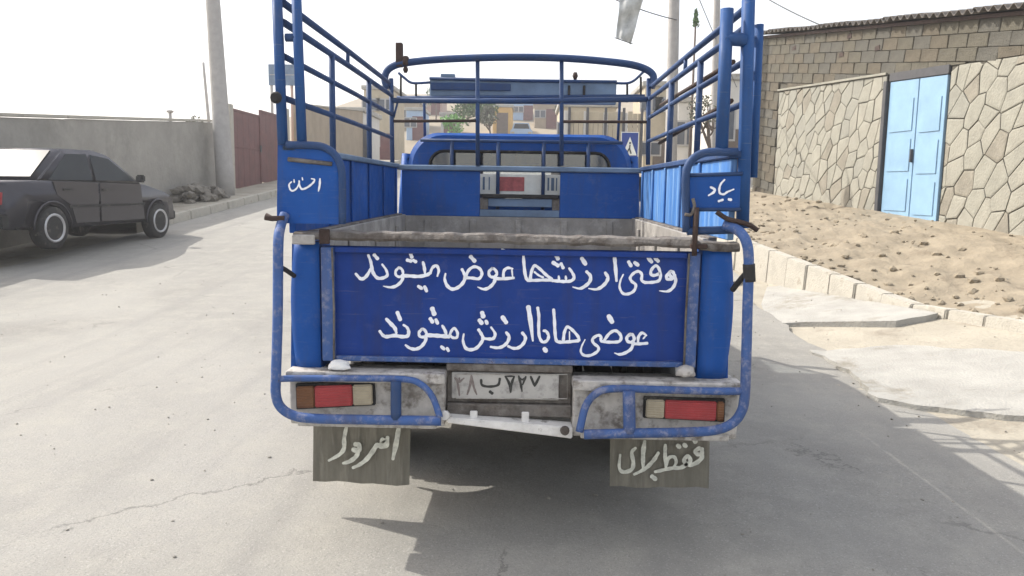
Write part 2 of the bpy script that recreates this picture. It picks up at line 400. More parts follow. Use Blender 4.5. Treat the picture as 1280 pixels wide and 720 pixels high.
# retaining kerb of tall pale blocks at the foot of the bank
kerb = bpy.data.objects.new('bank_kerb', None); C.objects.link(kerb); struct(kerb)
y = 33.
while y > .5:
    L_ = random.uniform(.42, .47) if y < 9.5 else .9; ya, yb = y, y-L_+.014; xa, xb = kerb_x(ya), kerb_x(yb); za, zb = kerb_top(ya)+.035, kerb_top(yb)+.035; j = random.uniform(-.012, .012)
    mb = MB(); mb.hexa([(xb-.13+j, yb, -.2), (xb+.05, yb, -.2), (xa+.05, ya, -.2), (xa-.13+j, ya, -.2)], [(xb-.09+j, yb, zb), (xb+.05, yb, zb), (xa+.05, ya, za), (xa-.09+j, ya, za)], .010)
    mb.build('kerb_stone', 'kerb', kerb); y -= L_
# concrete aprons
def apron(pts, th, name='concrete_apron', step=.5):
    q = []
    for (xa, ya), (xb, yb) in zip(pts, pts[1:]+pts[:1]):
        l = math.hypot(xb-xa, yb-ya); n = max(1, int(l/.12))
        for i in range(n):
            u = i/n; x = xa+(xb-xa)*u; y = ya+(yb-ya)*u; k = .022 if 0 < i else .0
            q.append((x+k*2*nz(x, y, 6, 1), y+k*2*nz(x, y, 6, 2)))
    pts = q
    mb = MB(); top = [Vector((x, y, shoulder(x)+th)) for x, y in pts]; bot = [p-Vector((0,0,.2)) for p in top]
    return struct(mb.hexa(bot, top, 0).build(name, 'concrete'))
def gp(px, py, th):
    z = .1
    for i in range(20):
        d = ray(px, py); p = CAM + d*((z-CAM.z)/d.z); z = shoulder(p.x)+th
    return (p.x, p.y)
apron([gp(948,379,.06), gp(976,404,.06), gp(1040,402,.06), gp(1120,401,.06), (kerb_x(4.3)-.12, 4.3), (kerb_x(6.0)-.1, 6.0), (kerb_x(7.8)-.12, 7.8), (2.8, 7.7)], .06)
apron([gp(1012,437,.03), gp(1062,462,.03), gp(1098,497,.03), gp(1125,502,.03), gp(1290,520,.03), gp(1290,440,.03), gp(1120,431,.03)], .03)
# ------------------------------------------------------------------ left side of the street
lk = bpy.data.objects.new('street_kerb', None); C.objects.link(lk); struct(lk)
y = 11.0
while y < 40:
    z0, z1 = g(0, y), g(0, y+.97); d = random.uniform(-.01, .01)
    mb = MB(); mb.hexa([(-7.0+d, y, z0-.2), (-6.82+d, y, z0-.2), (-6.82+d, y+.97, z1-.2), (-7.0+d, y+.97, z1-.2)],
                       [(-7.0+d, y, z0+.17), (-6.85+d, y, z0+.17), (-6.85+d, y+.97, z1+.17), (-7.0+d, y+.97, z1+.17)], .015)
    mb.build('kerb_stone', 'kerb', lk); y += 1.0
struct(grid('left_pavement', frange(-8.6, -6.98, .2), frange(11.0, 40, .4), lambda x, y: g(x, y)+.15+.012*nz(x, y, 1.2), 'ground'))
XW = -8.15
def plaster_wall(y0, y1, h, label, xw=XW, m='plaster', th=.25, cop=True):
    ys = frange(y0, y1, .5); t = thing('plastered_wall', label, 'wall', (xw, y0, g(0, y0)))
    bm = MB(); top = []
    vf = [[], [], [], []]
    for y in ys:
        zt = g(0, y)+h+.015*nz(0, y, 1.5); zb = g(0, y)-.2
        for k, (x, z) in enumerate(((xw, zb), (xw, zt), (xw-th, zt), (xw-th, zb))): vf[k].append(bm.bm.verts.new((x+.01*nz(z, y, 1.1)*(1 if k < 2 else 0), y, z)))
    for k in range(4):
        for i in range(len(ys)-1): bm.bm.faces.new((vf[k][i], vf[k][i+1], vf[(k+1) % 4][i+1], vf[(k+1) % 4][i]))
    for e in (0, -1): bm.bm.faces.new([vf[k][e] for k in range(4)])
    bm.build('wall_face', m, t)
    if cop:
        y = y0
        while y < y1-.1:
            ye = min(y1, y+1.25)-.015; za, zb = g(0, y)+h+.012, g(0, ye)+h+.012
            mb = MB(); j = random.uniform(-.012, .012)
            mb.hexa([(xw-th-.04, y, za), (xw+.04+j, y, za), (xw+.04+j, ye, zb), (xw-th-.04, ye, zb)],
                    [(xw-th-.04, y, za+.055), (xw+.04+j, y, za+.055), (xw+.04+j, ye, zb+.055), (xw-th-.04, ye, zb+.055)], .01)
            mb.build('coping_slab', 'kerb', t); y += 1.25
    return t
hW = PX(225, 152, XW).z - g(0, PX(225, 152, XW).y)
plaster_wall(1.0, 18.6, hW, 'long grey plastered wall behind the parked car, ending at the leaning pole')
# maroon gate with two leaves
def red_gate():
    y0, y1 = 18.75, 23.6; z = g(0, y0); H = 2.35
    t = thing('metal_gate', 'maroon sheet metal double gate in the wall beside the leaning pole', 'gate', (XW, (y0+y1)/2, z))
    for y in (y0-.1, y1+.1):
        MB().box(XW-.28, XW+.06, y-.12, y+.12, g(0, y)-.1, g(0, y)+H+.12, .01).build('gate_post', 'kerb', t)
    ymid = (y0+y1)/2
    for a, b in ((y0+.03, ymid-.01), (ymid+.01, y1-.03)):
        f = MB(); za = g(0, a)+.18
        for q in (a+.03, b-.03): f.box(XW-.08, XW-.02, q-.03, q+.03, za, za+H-.15)
        for q in (za+.03, za+H/2, za+H-.18): f.box(XW-.078, XW-.022, a+.06, b-.06, q-.03, q+.03)
        leaf = f.build('gate_leaf', 'gate_red', t)
        n = 5; w = (b-a-.12)/n
        for i in range(n):
            q = a+.06+i*w
            MB().box(XW-.06, XW-.045, q+.004, q+w-.004, za+.04, za+H-.2, .003).build('sheet_panel', 'gate_red', leaf)
    MB().box(XW-.02, XW+.02, ymid-.12, ymid-.05, g(0, ymid)+1.1, g(0, ymid)+1.3).build('lock_box', 'steel_dark', t)
red_gate()
plaster_wall(24.0, 34.0, 2.6, 'tan boundary wall beyond the maroon gate', XW+.4, 'tan')
# leaning concrete pole beside the gate
def pole(pb, pt, rb, rt, label, group=None, arm=None, name='utility_pole'):
    pb, pt = Vector(pb), Vector(pt); t = thing(name, label, 'pole', pb, group)
    n = 8; pts = [pb.lerp(pt, i/n) for i in range(n+1)]; rs = [rb+(rt-rb)*i/n for i in range(n+1)]
    MB().tube(pts, rs, 10).build('shaft', 'pole', t)
    if arm:
        c = pb.lerp(pt, .95)
        MB().tube([c-Vector(arm)*.5, c+Vector(arm)*.5], .05, 6).build('cross_arm', 'rust', t)
        for s in (-.45, -.2, .2, .45):
            q = c+Vector(arm)*s; MB().lathe([(0,.02),(.05,.05),(.09,.03),(.13,.045),(.17,.02)], q+Vector((0,0,.05)), 'Z', 8).build('insulator', 'white_wall', t)
    return t
b = PX(283, 248, -7.65); tp = PY(258, -120, b.y)
pole(b-Vector((0,0,.1)), tp, .235, .15, 'thick pale concrete pole leaning left at the left kerb by the maroon gate', arm=(1.6, .3, 0))
b = PY(264, 142, 34); tp = PY(254, 78, 34)
pole(Vector((b.x, b.y, g(0, 34))), tp, .09, .06, 'thin distant post behind the grey wall left of the leaning pole', name='thin_post')
# rubble heap with weeds at the foot of the wall
mb = MB()
for i in range(90):
    c = PX(random.uniform(230, 264), 256, -7.75); c.x += random.uniform(-.35, .45)
    lump(mb.bm, (c.x, c.y, g(0, c.y)+.16+random.random()*.35*(1-abs(c.x+7.8))), random.uniform(.05, .17), 9000+i)
c0 = PX(245, 256, -7.75)
stuff(tag(mb.build('rubble_heap', 'rock'), 'low heap of dark rubble and weeds against the grey wall', 'rubble'))

def leaves(bm, centre, rad, n, size, rnd, squash=1.0):
    for i in range(n):
        v = Vector((rnd.gauss(0, 1), rnd.gauss(0, 1), rnd.gauss(0, 1))).normalized() * rad * rnd.random()**.4
        v.z *= squash; c = Vector(centre)+v
        a = Vector((rnd.uniform(-1,1), rnd.uniform(-1,1), rnd.uniform(-1,1))).normalized()*size*rnd.uniform(.5,1.3)
        b_ = a.cross(Vector((rnd.uniform(-1,1), rnd.uniform(-1,1), rnd.uniform(-1,1)))).normalized()*size*.45
        bm.faces.new([bm.verts.new(c-a), bm.verts.new(c+b_), bm.verts.new(c+a), bm.verts.new(c-b_)])
def tree(base, h, rad, label, m='leaf', n=900, size=.12, seed=1, group=None, squash=.9, clumps=9, name='broadleaf_tree', leafless=0.):
    rnd = random.Random(seed); base = Vector(base); t = thing(name, label, 'tree', base, group)
    top = base+Vector((rnd.uniform(-.1,.1)*h, 0, h*.72)); mid = base.lerp(top, .5)+Vector((.04*h, 0, 0))
    tr = MB(); tr.tube(crom([base, mid, top], 5), [h*.028*(1-.07*i) for i in range(11)], 8)
    tr.build('trunk', 'bark', t); cr = MB()
    for i in range(clumps):
        a = 2*PI*i/clumps + rnd.uniform(-.4,.4); q = top+Vector((math.cos(a)*rad*.65, math.sin(a)*rad*.65, rnd.uniform(-.5,.6)*rad))
        if i == 0: q = top+Vector((0,0,rad*.7))
        MB().tube(crom([mid.lerp(top, rnd.uniform(.2,.9)), mid.lerp(q, .6)+Vector((0,0,.1*rad)), q], 3), [h*.011,h*.010,h*.008,h*.007,h*.005,h*.004,h*.003], 5).build('limb', 'bark', t)
        leaves(cr.bm, q, rad*rnd.uniform(.38,.6), n//clumps, size, rnd, squash)
    cr.build('crown', m, t); return t
# small dusty shrub showing over the wall
q = PX(252, 146, XW-.6)
tree((q.x, q.y, g(0, q.y)+.1), q.z-g(0, q.y)+.15, .38, 'dusty shrub top poking over the grey wall left of the leaning pole', 'leaf2', 500, .05, 3, name='shrub')
tp0 = PY(213, 153, 26); mb = MB(); 
t = thing('roof_vent', 'small vent pipe rising behind the grey wall at far left', 'vent', (tp0.x, tp0.y, g(0,26)))
MB().tube([(tp0.x, tp0.y, g(0,26)), (tp0.x, tp0.y, tp0.z+.35)], .06, 8).build('pipe', 'pole', t)
MB().lathe([(0,.10),(.06,.14),(.10,.05)], (tp0.x, tp0.y, tp0.z+.35), 'Z', 10).build('cap', 'pole', t)

# ------------------------------------------------------------------ parked car at the left kerb
def parked_car():
    wheel = PX(199, 273, -6.2)                              # its near rear corner stands where the photo shows the wheel
    cx = wheel.y; gz = lambda y: g(0, y)
    t = thing('parked_car', 'dark grey parked car at the left edge, nose toward the grey wall corner', 'car', (-6.2, cx-1.3, gz(cx-1.3)))
    # u runs back from the front bumper, v across the car away from the street
    ang = math.radians(84); ca, sa = math.cos(ang), math.sin(ang); base = gz(cx)
    def W(u, v, z):
        u = .78-(.78-u)*.62 if u < .78 else u
        X = wheel.x + (.78-u)*ca + v*(-sa)
        Y = wheel.y + (.78-u)*sa + v*ca
        return Vector((X, Y, base+z))
    prof = [(0.02,.34),(0.0,.52),(.06,.70),(.25,.78),(1.15,.93),(1.75,1.32),(2.1,1.40),(2.9,1.38),(3.5,1.02),(4.1,.95),(4.15,.6),(4.1,.32)]
    belt = [(0.02,.30),(0.0,.5),(.06,.68),(.28,.76),(1.15,.90),(3.45,.94),(4.1,.90),(4.15,.55),(4.1,.30)]
    def arch(c, r=.36, n=8): return [(c+r*math.cos(PI*k/n), .28+r*math.sin(PI*k/n)) for k in range(n+1)]
    low = arch(3.32)+arch(.78)
    outline = belt + low
    mb = MB()
    inner = [W(u, 0.0, z) for u, z in outline]; outer = [W(u, 1.58, z) for u, z in outline]
    mb.hexa(inner, outer, .035); mb.build('body', 'car_paint', t, True)
    cab = [(1.10,.89),(1.80,1.33),(2.15,1.40),(2.85,1.39),(3.50,.93)]
    def cabp(v, ins): return [W(u, v, z) for u, z in cab]
    mb = MB(); ring0 = [W(u, .06+.12*(z-.9)/.5, z) for u, z in cab]; ring1 = [W(u, 1.52-.12*(z-.9)/.5, z) for u, z in cab]
    mb.hexa(ring0, ring1, .03); mb.build('cabin', 'car_paint', t, True)
    for v in (.06, 1.2): MB().hexa([W(4.10, v, .62), W(4.17, v, .62), W(4.17, v+.32, .62), W(4.10, v+.32, .62)], [W(4.10, v, .78), W(4.16, v, .78), W(4.16, v+.32, .78), W(4.10, v+.32, .78)], .008).build('tail_light', 'glass_red', t)
    MB().hexa([W(4.1, 0, .32), W(4.24, 0, .32), W(4.24, 1.58, .32), W(4.1, 1.58, .32)], [W(4.1, 0, .5), W(4.24, 0, .5), W(4.24, 1.58, .5), W(4.1, 1.58, .5)], .02).build('rear_bumper', 'rubber', t)
    for s, v in ((-1, .06), (1, 1.52)):
        for quad in ([(1.32,.95),(1.86,1.28),(2.28,1.33),(2.28,.95)], [(2.36,.95),(2.36,1.33),(2.80,1.32),(3.28,.95)]):
            pts = [W(u, v + (-s)*0 + s*(-.0) + (.12*(z-.9)/.5)*(1 if s < 0 else -1) + s*.012, z) for u, z in quad]
            nrm = W(0, 1, 0)-W(0, 0, 0)
            MB().prism(pts, nrm*(-s*.01)).build('side_window', 'car_glass', t)
    q = [W(1.16, .2, .945), W(1.16, 1.38, .945), W(1.76, 1.30, 1.325), W(1.76, .28, 1.325)]
    MB().prism(q, W(-.02, 0, .02)-W(0, 0, 0)).build('windscreen', 'car_glass', t)
    q = [W(3.44, .2, .97), W(3.44, 1.38, .97), W(2.93, 1.30, 1.345), W(2.93, .28, 1.345)]
    MB().prism(q, W(.02, 0, .02)-W(0, 0, 0)).build('rear_window', 'car_glass', t)
    for u in (.78, 3.32):
        for v in (.0, 1.58):
            c = W(u, v, .29); ax = (W(0, 1, 0)-W(0, 0, 0)).normalized(); s = -1 if v == 0 else 1
            tt = MB().lathe([(-.09,.20),(-.09,.27),(-.07,.295),(.07,.295),(.09,.27),(.09,.20)], (0,0,0), 'X', 24)
            rot = Vector((1,0,0)).rotation_difference(ax).to_matrix().to_4x4(); rot.translation = c - ax*s*.07
            bmesh.ops.transform(tt.bm, matrix=rot, verts=tt.bm.verts[:]); ty = tt.build('wheel', 'rubber', t)
            rr = MB().lathe([(-.07,.01),(-.075,.045),(-.045,.06),(-.05,.15),(-.088,.175),(-.09,.198),(-.06,.205),(.06,.205),(.09,.198),(.088,.175),(.05,.15),(.045,.06),(.075,.045),(.07,.01)], (0,0,0), 'X', 24)
            rot.translation = c - ax*s*.055
            bmesh.ops.transform(rr.bm, matrix=rot, verts=rr.bm.verts[:]); rr.build('rim', 'chrome', ty)
    for v in (.12, 1.2):
        MB().hexa([W(-.02, v, .55), W(.06, v, .55), W(.06, v+.28, .55), W(-.02, v+.28, .55)], [W(.03, v, .68), W(.08, v, .68), W(.08, v+.28, .68), W(.03, v+.28, .68)]).build('headlight', 'glass_clear', t)
    MB().hexa([W(-.05, .0, .3), W(.1, .0, .3), W(.1, 1.58, .3), W(-.05, 1.58, .3)], [W(-.05, .0, .46), W(.1, .0, .46), W(.1, 1.58, .46), W(-.05, 1.58, .46)], .02).build('bumper', 'rubber', t)
    for v in (-.12, 1.60):
        MB().hexa([W(1.30, v, .93), W(1.42, v, .93), W(1.42, v+.12, .93), W(1.30, v+.12, .93)], [W(1.30, v, 1.05), W(1.40, v, 1.05), W(1.40, v+.12, 1.05), W(1.30, v+.12, 1.05)], .02).build('wing_mirror', 'rubber', t)
    for quad in ([(1.20,.34),(1.28,.90),(2.30,.915),(2.30,.34)], [(2.34,.34),(2.34,.915),(3.30,.93),(3.22,.74),(2.94,.60),(2.86,.34)]):
        MB().prism([W(u, -.010, z) for u, z in quad], W(0, .012, 0)-W(0, 0, 0), .003).build('door', 'car_paint', t)
    MB().hexa([W(1.2, -.022, .56), W(3.0, -.022, .56), W(3.0, -.008, .56), W(1.2, -.008, .56)], [W(1.2, -.022, .60), W(3.0, -.022, .60), W(3.0, -.008, .60), W(1.2, -.008, .60)]).build('side_strip', 'rubber', t)
    for c0 in (.78, 3.32):
        MB().tube([W(c0+.375*math.cos(PI*k/12) if c0 > 1 else c0+.375*math.cos(PI*k/12), -.006, .28+.375*math.sin(PI*k/12)) for k in range(13)], .016, 6).build('wheel_arch', 'car_paint', t)
    for u0, v in ((2.1, -.004), (2.95, -.004)):
        MB().hexa([W(u0, v-.02, .80), W(u0+.16, v-.02, .80), W(u0+.16, v, .80), W(u0, v, .80)], [W(u0, v-.02, .83), W(u0+.16, v-.02, .83), W(u0+.16, v, .83), W(u0, v, .83)]).build('door_handle', 'rubber', t)
parked_car()

# ------------------------------------------------------------------ right side: block building with flagstone facing
def wall_pt(px, py, off=0.):                      # point of the photograph on the facade plane
    return PP(px, py, WA + WN*off, WN)
def FW(s, z, off=0.):                             # s metres along the facade from WA toward the camera, z up, off out to the street
    p = WA + WD*s + WN*off; return Vector((p.x, p.y, z))
def s_of(p): return (Vector((p.x, p.y, 0))-WA).dot(WD)
S_FAR = s_of(wall_pt(944, 200)); S_P0 = s_of(wall_pt(971, 200)); S_P1 = s_of(wall_pt(1104, 200)); S_D1 = S_P1+1.35; S_END = S_P1+6.0
zf = wall_pt(950, 46).z; zn = wall_pt(1118, 31).z
def roof_z(s): 
    s0, s1 = s_of(wall_pt(950, 46)), s_of(wall_pt(1118, 31)); return zf + (zn-zf)*(s-s0)/(s1-s0)
pz0, pz1 = wall_pt(974, 115).z, wall_pt(1104, 96).z
def panel_z(s): return pz0 + (pz1-pz0)*(s-S_P0)/(S_P1-S_P0)
def base_z(s): p = FW(s, 0); return wall_base(p.y)-.06
bld = thing('block_building', 'tan concrete block building with corrugated roof above the flagstone wall on the right', 'building', FW(S_FAR, base_z(S_FAR)))
mb = MB()
mb.hexa([FW(S_FAR, base_z(S_FAR)-.5), FW(S_END, base_z(S_END)-.8), FW(S_END, base_z(S_END)-.8, -4), FW(S_FAR, base_z(S_FAR)-.5, -4)],
        [FW(S_FAR, roof_z(S_FAR)-.02), FW(S_END, roof_z(S_END)-.02), FW(S_END, roof_z(S_END)-.02, -4), FW(S_FAR, roof_z(S_FAR)-.02, -4)])
mb.build('wall', 'mortar', bld)
# blocks: shared mesh data per length
def block_mesh(w, h, d, k):
    mb = MB(); mb.box(-w/2, w/2, -d/2, d/2, -h/2, h/2, .008)
    rr = random.Random(k)
    for v in mb.bm.verts: v.co += Vector((rr.uniform(-.004,.004), rr.uniform(-.004,.004), rr.uniform(-.004,.004)))
    me = bpy.data.meshes.new('block'); mb.bm.to_mesh(me); mb.bm.free(); me.materials.append(M['block%d' % (k % 3+1)]); return me
BW, BH = .40, .19
full = [block_mesh(BW-.009, BH-.009, .06, k) for k in range(6)]; cache = {}
rotz = math.atan2(WD.y, WD.x); slope = math.atan2(zn-zf, s_of(wall_pt(1118,31))-s_of(wall_pt(950,46)))
nb = 0
def put_block(me, s, z, off, tilt):
    global nb
    o = bpy.data.objects.new('block', me); C.objects.link(o); o.parent = bld
    p = FW(s, z, off) - bld.location; o.matrix_local = Matrix.Translation(p) @ Matrix.Rotation(rotz, 4, 'Z') @ Matrix.Rotation(-tilt, 4, 'Y')
    nb += 1
row = 0
tilt = slope
while True:                                       # courses run parallel to the roof line, as the photograph shows
    dz = -BH/2 - .02 - row*BH
    if row > 17: break
    s = S_FAR + (row % 2)*BW/2 
    first = True
    if row % 2: segs = [(S_FAR, S_FAR+BW/2)]
    else: segs = []
    while s < S_END-.1: segs.append((s, min(S_END, s+BW))); s += BW
    for a, b_ in segs:
        z = roof_z((a+b_)/2)+dz
        low = panel_z((a+b_)/2) if (a+b_)/2 > S_P0-.02 else base_z(a)-.2
        if a < S_P0 < b_ and z-BH/2 < panel_z(S_P0): b_ = S_P0-.01
        low = panel_z((a+b_)/2)-.02 if (a+b_)/2 > S_P0-.02 else base_z(a)-.2
        w = round(b_-a, 2)
        if z-BH/2 < low:
            if z+BH/2-low > .05 and w > .05 and (a+b_)/2 > S_P0-.02:       # cut block sitting on the panel's coping
                m2 = MB(); i0, i1 = a+.0045, b_-.0045; hi = lambda q: roof_z(q)+dz+BH/2-.0045; lo = lambda q: panel_z(q)+.005
                m2.hexa([FW(i0, lo(i0), -.01), FW(i1, lo(i1), -.01), FW(i1, lo(i1), .042), FW(i0, lo(i0), .042)], [FW(i0, hi(i0), -.01), FW(i1, hi(i1), -.01), FW(i1, hi(i1), .042), FW(i0, hi(i0), .042)])
                m2.build('block', 'block%d' % (row % 3+1), bld)
            continue
        if w < .05: continue
        if abs(w-BW) < .02: me = random.choice(full)
        else:
            me = cache.setdefault((w, row % 3), None) or block_mesh(w-.009, BH-.009, .06, row); cache[(w, row % 3)] = me
        put_block(me, (a+b_)/2, z, .010+random.uniform(-.003, .004), tilt)
    row += 1
# corrugated roof sheets
def roof():
    s = S_FAR-.25; k = 0
    while s < S_END+.2:
        e = min(s+1.05, S_END+.3); n = 42; mb = MB(); lift = .012*(k % 2); rows = []
        for off in (.22+random.uniform(-.03,.03), -4.1):
            for th in (0, .012):
                rows.append([mb.bm.verts.new(FW(s+(e-s)*i/n, roof_z(s+(e-s)*i/n)+.055+lift+.034*math.sin(2*PI*(e-s)*i/n/.175)+th+(.0 if off > 0 else .35), off)) for i in range(n+1)])
        for A, B in ((0, 2), (3, 1), (1, 0), (2, 3)):
            for i in range(n): mb.bm.faces.new((rows[A][i], rows[A][i+1], rows[B][i+1], rows[B][i]))
        mb.build('roof_sheet', 'roof_sheet', bld); s = e-.03; k += 1
        if e >= S_END+.3: break
roof()
mb = MB(); mb.hexa([FW(S_FAR-.2, roof_z(S_FAR)-.02, .02), FW(S_END, roof_z(S_END)-.02, .02), FW(S_END, roof_z(S_END)-.02, .10), FW(S_FAR-.2, roof_z(S_FAR)-.02, .10)],
        [FW(S_FAR-.2, roof_z(S_FAR)+.03, .02), FW(S_END, roof_z(S_END)+.03, .02), FW(S_END, roof_z(S_END)+.03, .10), FW(S_FAR-.2, roof_z(S_FAR)+.03, .10)])
mb.build('eaves_beam', 'rust', bld)
for px, py in ((993, 60), (1052, 68), (1097, 60), (1062, 45)):
    p = wall_pt(px, py, .04); s = s_of(p)
    mb = MB(); mb.hexa([FW(s-.07, p.z-.04, .03), FW(s+.07, p.z-.04, .03), FW(s+.07, p.z-.04, .047), FW(s-.07, p.z-.04, .047)], [FW(s-.07, p.z+.03, .03), FW(s+.06, p.z+.04, .03), FW(s+.06, p.z+.04, .047), FW(s-.07, p.z+.03, .047)])
    mb.build('vent_hole', 'rust', bld)

# flagstone facing: irregular slanting stones, each one its own piece, joints recessed
def clip(poly, nx, nz_, d):
    out = []
    for i in range(len(poly)):
        a, b_ = poly[i], poly[(i+1) % len(poly)]
        da, db = a[0]*nx+a[1]*nz_-d, b_[0]*nx+b_[1]*nz_-d
        if da <= 0: out.append(a)
        if da*db < 0: t = da/(da-db); out.append((a[0]+(b_[0]-a[0])*t, a[1]+(b_[1]-a[1])*t))
    return out
def flagstones(s0, s1, owner, seed, cell=.30):
    rr = random.Random(seed)
    quad = [(s0, base_z(s0)-.45), (s1, base_z(s1)-.45), (s1, panel_z(s1)), (s0, panel_z(s0))]
    sh = lambda s, z: ((s-.34*z)/.84, z/1.12)                  # slanted metric: stones lean like those in the photograph
    pts = []; tries = 0
    while tries < 9000 and len(pts) < 400:
        tries += 1; s = rr.uniform(s0-.3, s1+.3); z = rr.uniform(quad[0][1]-.8, quad[3][1]+.3)
        q = sh(s, z)
        if all((q[0]-p[2])**2+(q[1]-p[3])**2 > (cell*rr.uniform(.55, 1.2))**2 for p in pts): pts.append((s, z, *q))
    for p in pts:
        poly = [sh(*v) for v in quad]
        for q in pts:
            if q is p: continue
            dx, dz = q[2]-p[2], q[3]-p[3]; dd = math.hypot(dx, dz)
            if dd > cell*4: continue
            nx, nzz = dx/dd, dz/dd
            poly = clip(poly, nx, nzz, (p[2]+q[2])/2*nx+(p[3]+q[3])/2*nzz)
            if len(poly) < 3: break
        if len(poly) < 3: continue
        poly = [(x*.84+.34*z*1.12, z*1.12) for x, z in poly]
        # inset for the joint
        cx = sum(v[0] for v in poly)/len(poly); cz = sum(v[1] for v in poly)/len(poly)
        area = 0
        ins = poly; J = .0085
        sgn = 1 if sum(poly[i][0]*poly[(i+1) % len(poly)][1]-poly[(i+1) % len(poly)][0]*poly[i][1] for i in range(len(poly))) > 0 else -1
        for i in range(len(poly)):
            a, b_ = poly[i], poly[(i+1) % len(poly)]; ex, ez = b_[0]-a[0], b_[1]-a[1]; l = math.hypot(ex, ez)
            if l < 1e-5: continue
            nx, nzz = sgn*ez/l, -sgn*ex/l
            ins = clip(ins, nx, nzz, a[0]*nx+a[1]*nzz-J*rr.uniform(.7, 1.3))
            if len(ins) < 3: break
        if len(ins) < 3: continue
        cl = [ins[0]]
        for v in ins[1:]:
            if math.hypot(v[0]-cl[-1][0], v[1]-cl[-1][1]) > .012: cl.append(v)
        if len(cl) < 3: continue
        ar = abs(sum(cl[i][0]*cl[(i+1) % len(cl)][1]-cl[(i+1) % len(cl)][0]*cl[i][1] for i in range(len(cl))))/2
        if ar < .004: continue
        off = .028+rr.uniform(.0, .012); b0 = [FW(s, z, .0) for s, z in cl]; t0 = [FW(s, z, off+rr.uniform(-.003,.003)) for s, z in cl]
        mb = MB(); n = len(cl)
        vb = [mb.bm.verts.new(v) for v in b0]; vt = [mb.bm.verts.new(v) for v in t0]
        vi = [mb.bm.verts.new(FW(cx_, cz_, off+.004)) for cx_, cz_ in [(s+(cx-s)*.16, z+(cz-z)*.16) for s, z in cl]]
        for i in range(n):
            j = (i+1) % n; mb.bm.faces.new((vb[i], vb[j], vt[j], vt[i])); mb.bm.faces.new((vt[i], vt[j], vi[j], vi[i]))
        mb.bm.faces.new(vi); mb.bm.faces.new(vb[::-1])
        mb.build('stone', M['stone%d' % rr.choice((1, 1, 2, 2, 3, 4))], owner)
fs = thing('flagstone_wall', 'pale irregular flagstone wall face with grey joints above the dirt bank', 'wall', FW(S_P0, base_z(S_P0)))
def slab(s0, s1, zl, zh, o0, o1, name, m, owner, bev=0):
    mb = MB(); mb.hexa([FW(s0, zl(s0), o0), FW(s1, zl(s1), o0), FW(s1, zl(s1), o1), FW(s0, zl(s0), o1)],
        [FW(s0, zh(s0), o0), FW(s1, zh(s1), o0), FW(s1, zh(s1), o1), FW(s0, zh(s0), o1)], bev); return mb.build(name, m, owner)
slab(S_P0, S_P1, lambda s: base_z(s)-.5, panel_z, .002, .022, 'mortar_bed', 'mortar', fs)
flagstones(S_P0, S_P1, fs, 5, .31)
slab(S_P0-.03, S_P1, lambda s: panel_z(s)+.004, lambda s: panel_z(s)+.045, .002, .07, 'coping', 'stone1', fs, .006)
slab(S_P1+.0, S_P1+.09, lambda s: base_z(s)-.3, lambda s: panel_z(s)-.10, .0, .10, 'edge_post', 'steel_dark', fs, .005)
door = thing('metal_door', 'pale blue metal door at the right end of the flagstone wall', 'door', FW(S_P1+.1, base_z(S_P1)))
for a, w in ((S_P1+.11, .72), (S_P1+.85, .62)):
    lf = slab(a, a+w, lambda s: base_z(s)-.2, lambda s: panel_z(s)-.12, .0, .045, 'door_leaf', 'door_blue', door, .004)
    for i in range(3):
        zl = base_z(a)+.1+i*.62; slab(a+.08, a+w-.08, lambda s, zl=zl: zl, lambda s, zl=zl: zl+.5, .046, .058, 'raised_panel', 'door_blue', lf, .005)
slab(S_P1+.80, S_P1+.83, lambda s: base_z(s)+.9, lambda s: base_z(s)+1.1, .046, .09, 'handle', 'steel_dark', door, .004)
slab(S_P1+.095, S_P1+1.5, lambda s: panel_z(s)-.11, lambda s: panel_z(s)+.02, .0, .06, 'lintel', 'steel_dark', door, .004)
fs2 = thing('flagstone_wall', 'pale flagstone wall face to the right of the pale blue door', 'wall', FW(S_P1+1.5, base_z(S_P1+1.5)))
slab(S_P1+1.52, S_END, lambda s: base_z(s)-.8, panel_z, .002, .022, 'mortar_bed', 'mortar', fs2)
flagstones(S_P1+1.52, S_END, fs2, 11, .31)

# ------------------------------------------------------------------ street furniture
def base_at(px, Y, xoff=0): p = PY(px, 200, Y); return Vector((p.x, Y, g(p.x, Y)))
Y1 = 15.5; b = base_at(840, Y1); tp = PY(846, -160, Y1)
pole(b-Vector((0,0,.2)), tp, .15, .11, 'thick grey concrete pole rising behind the right front corner of the truck cage', arm=(1.5, .2, 0))
Y2 = 21; b = base_at(893, Y2); tp = PY(899, -120, Y2)
pole(b-Vector((0,0,.2)), tp, .12, .09, 'slimmer grey pole seen through the right side rails of the truck cage')
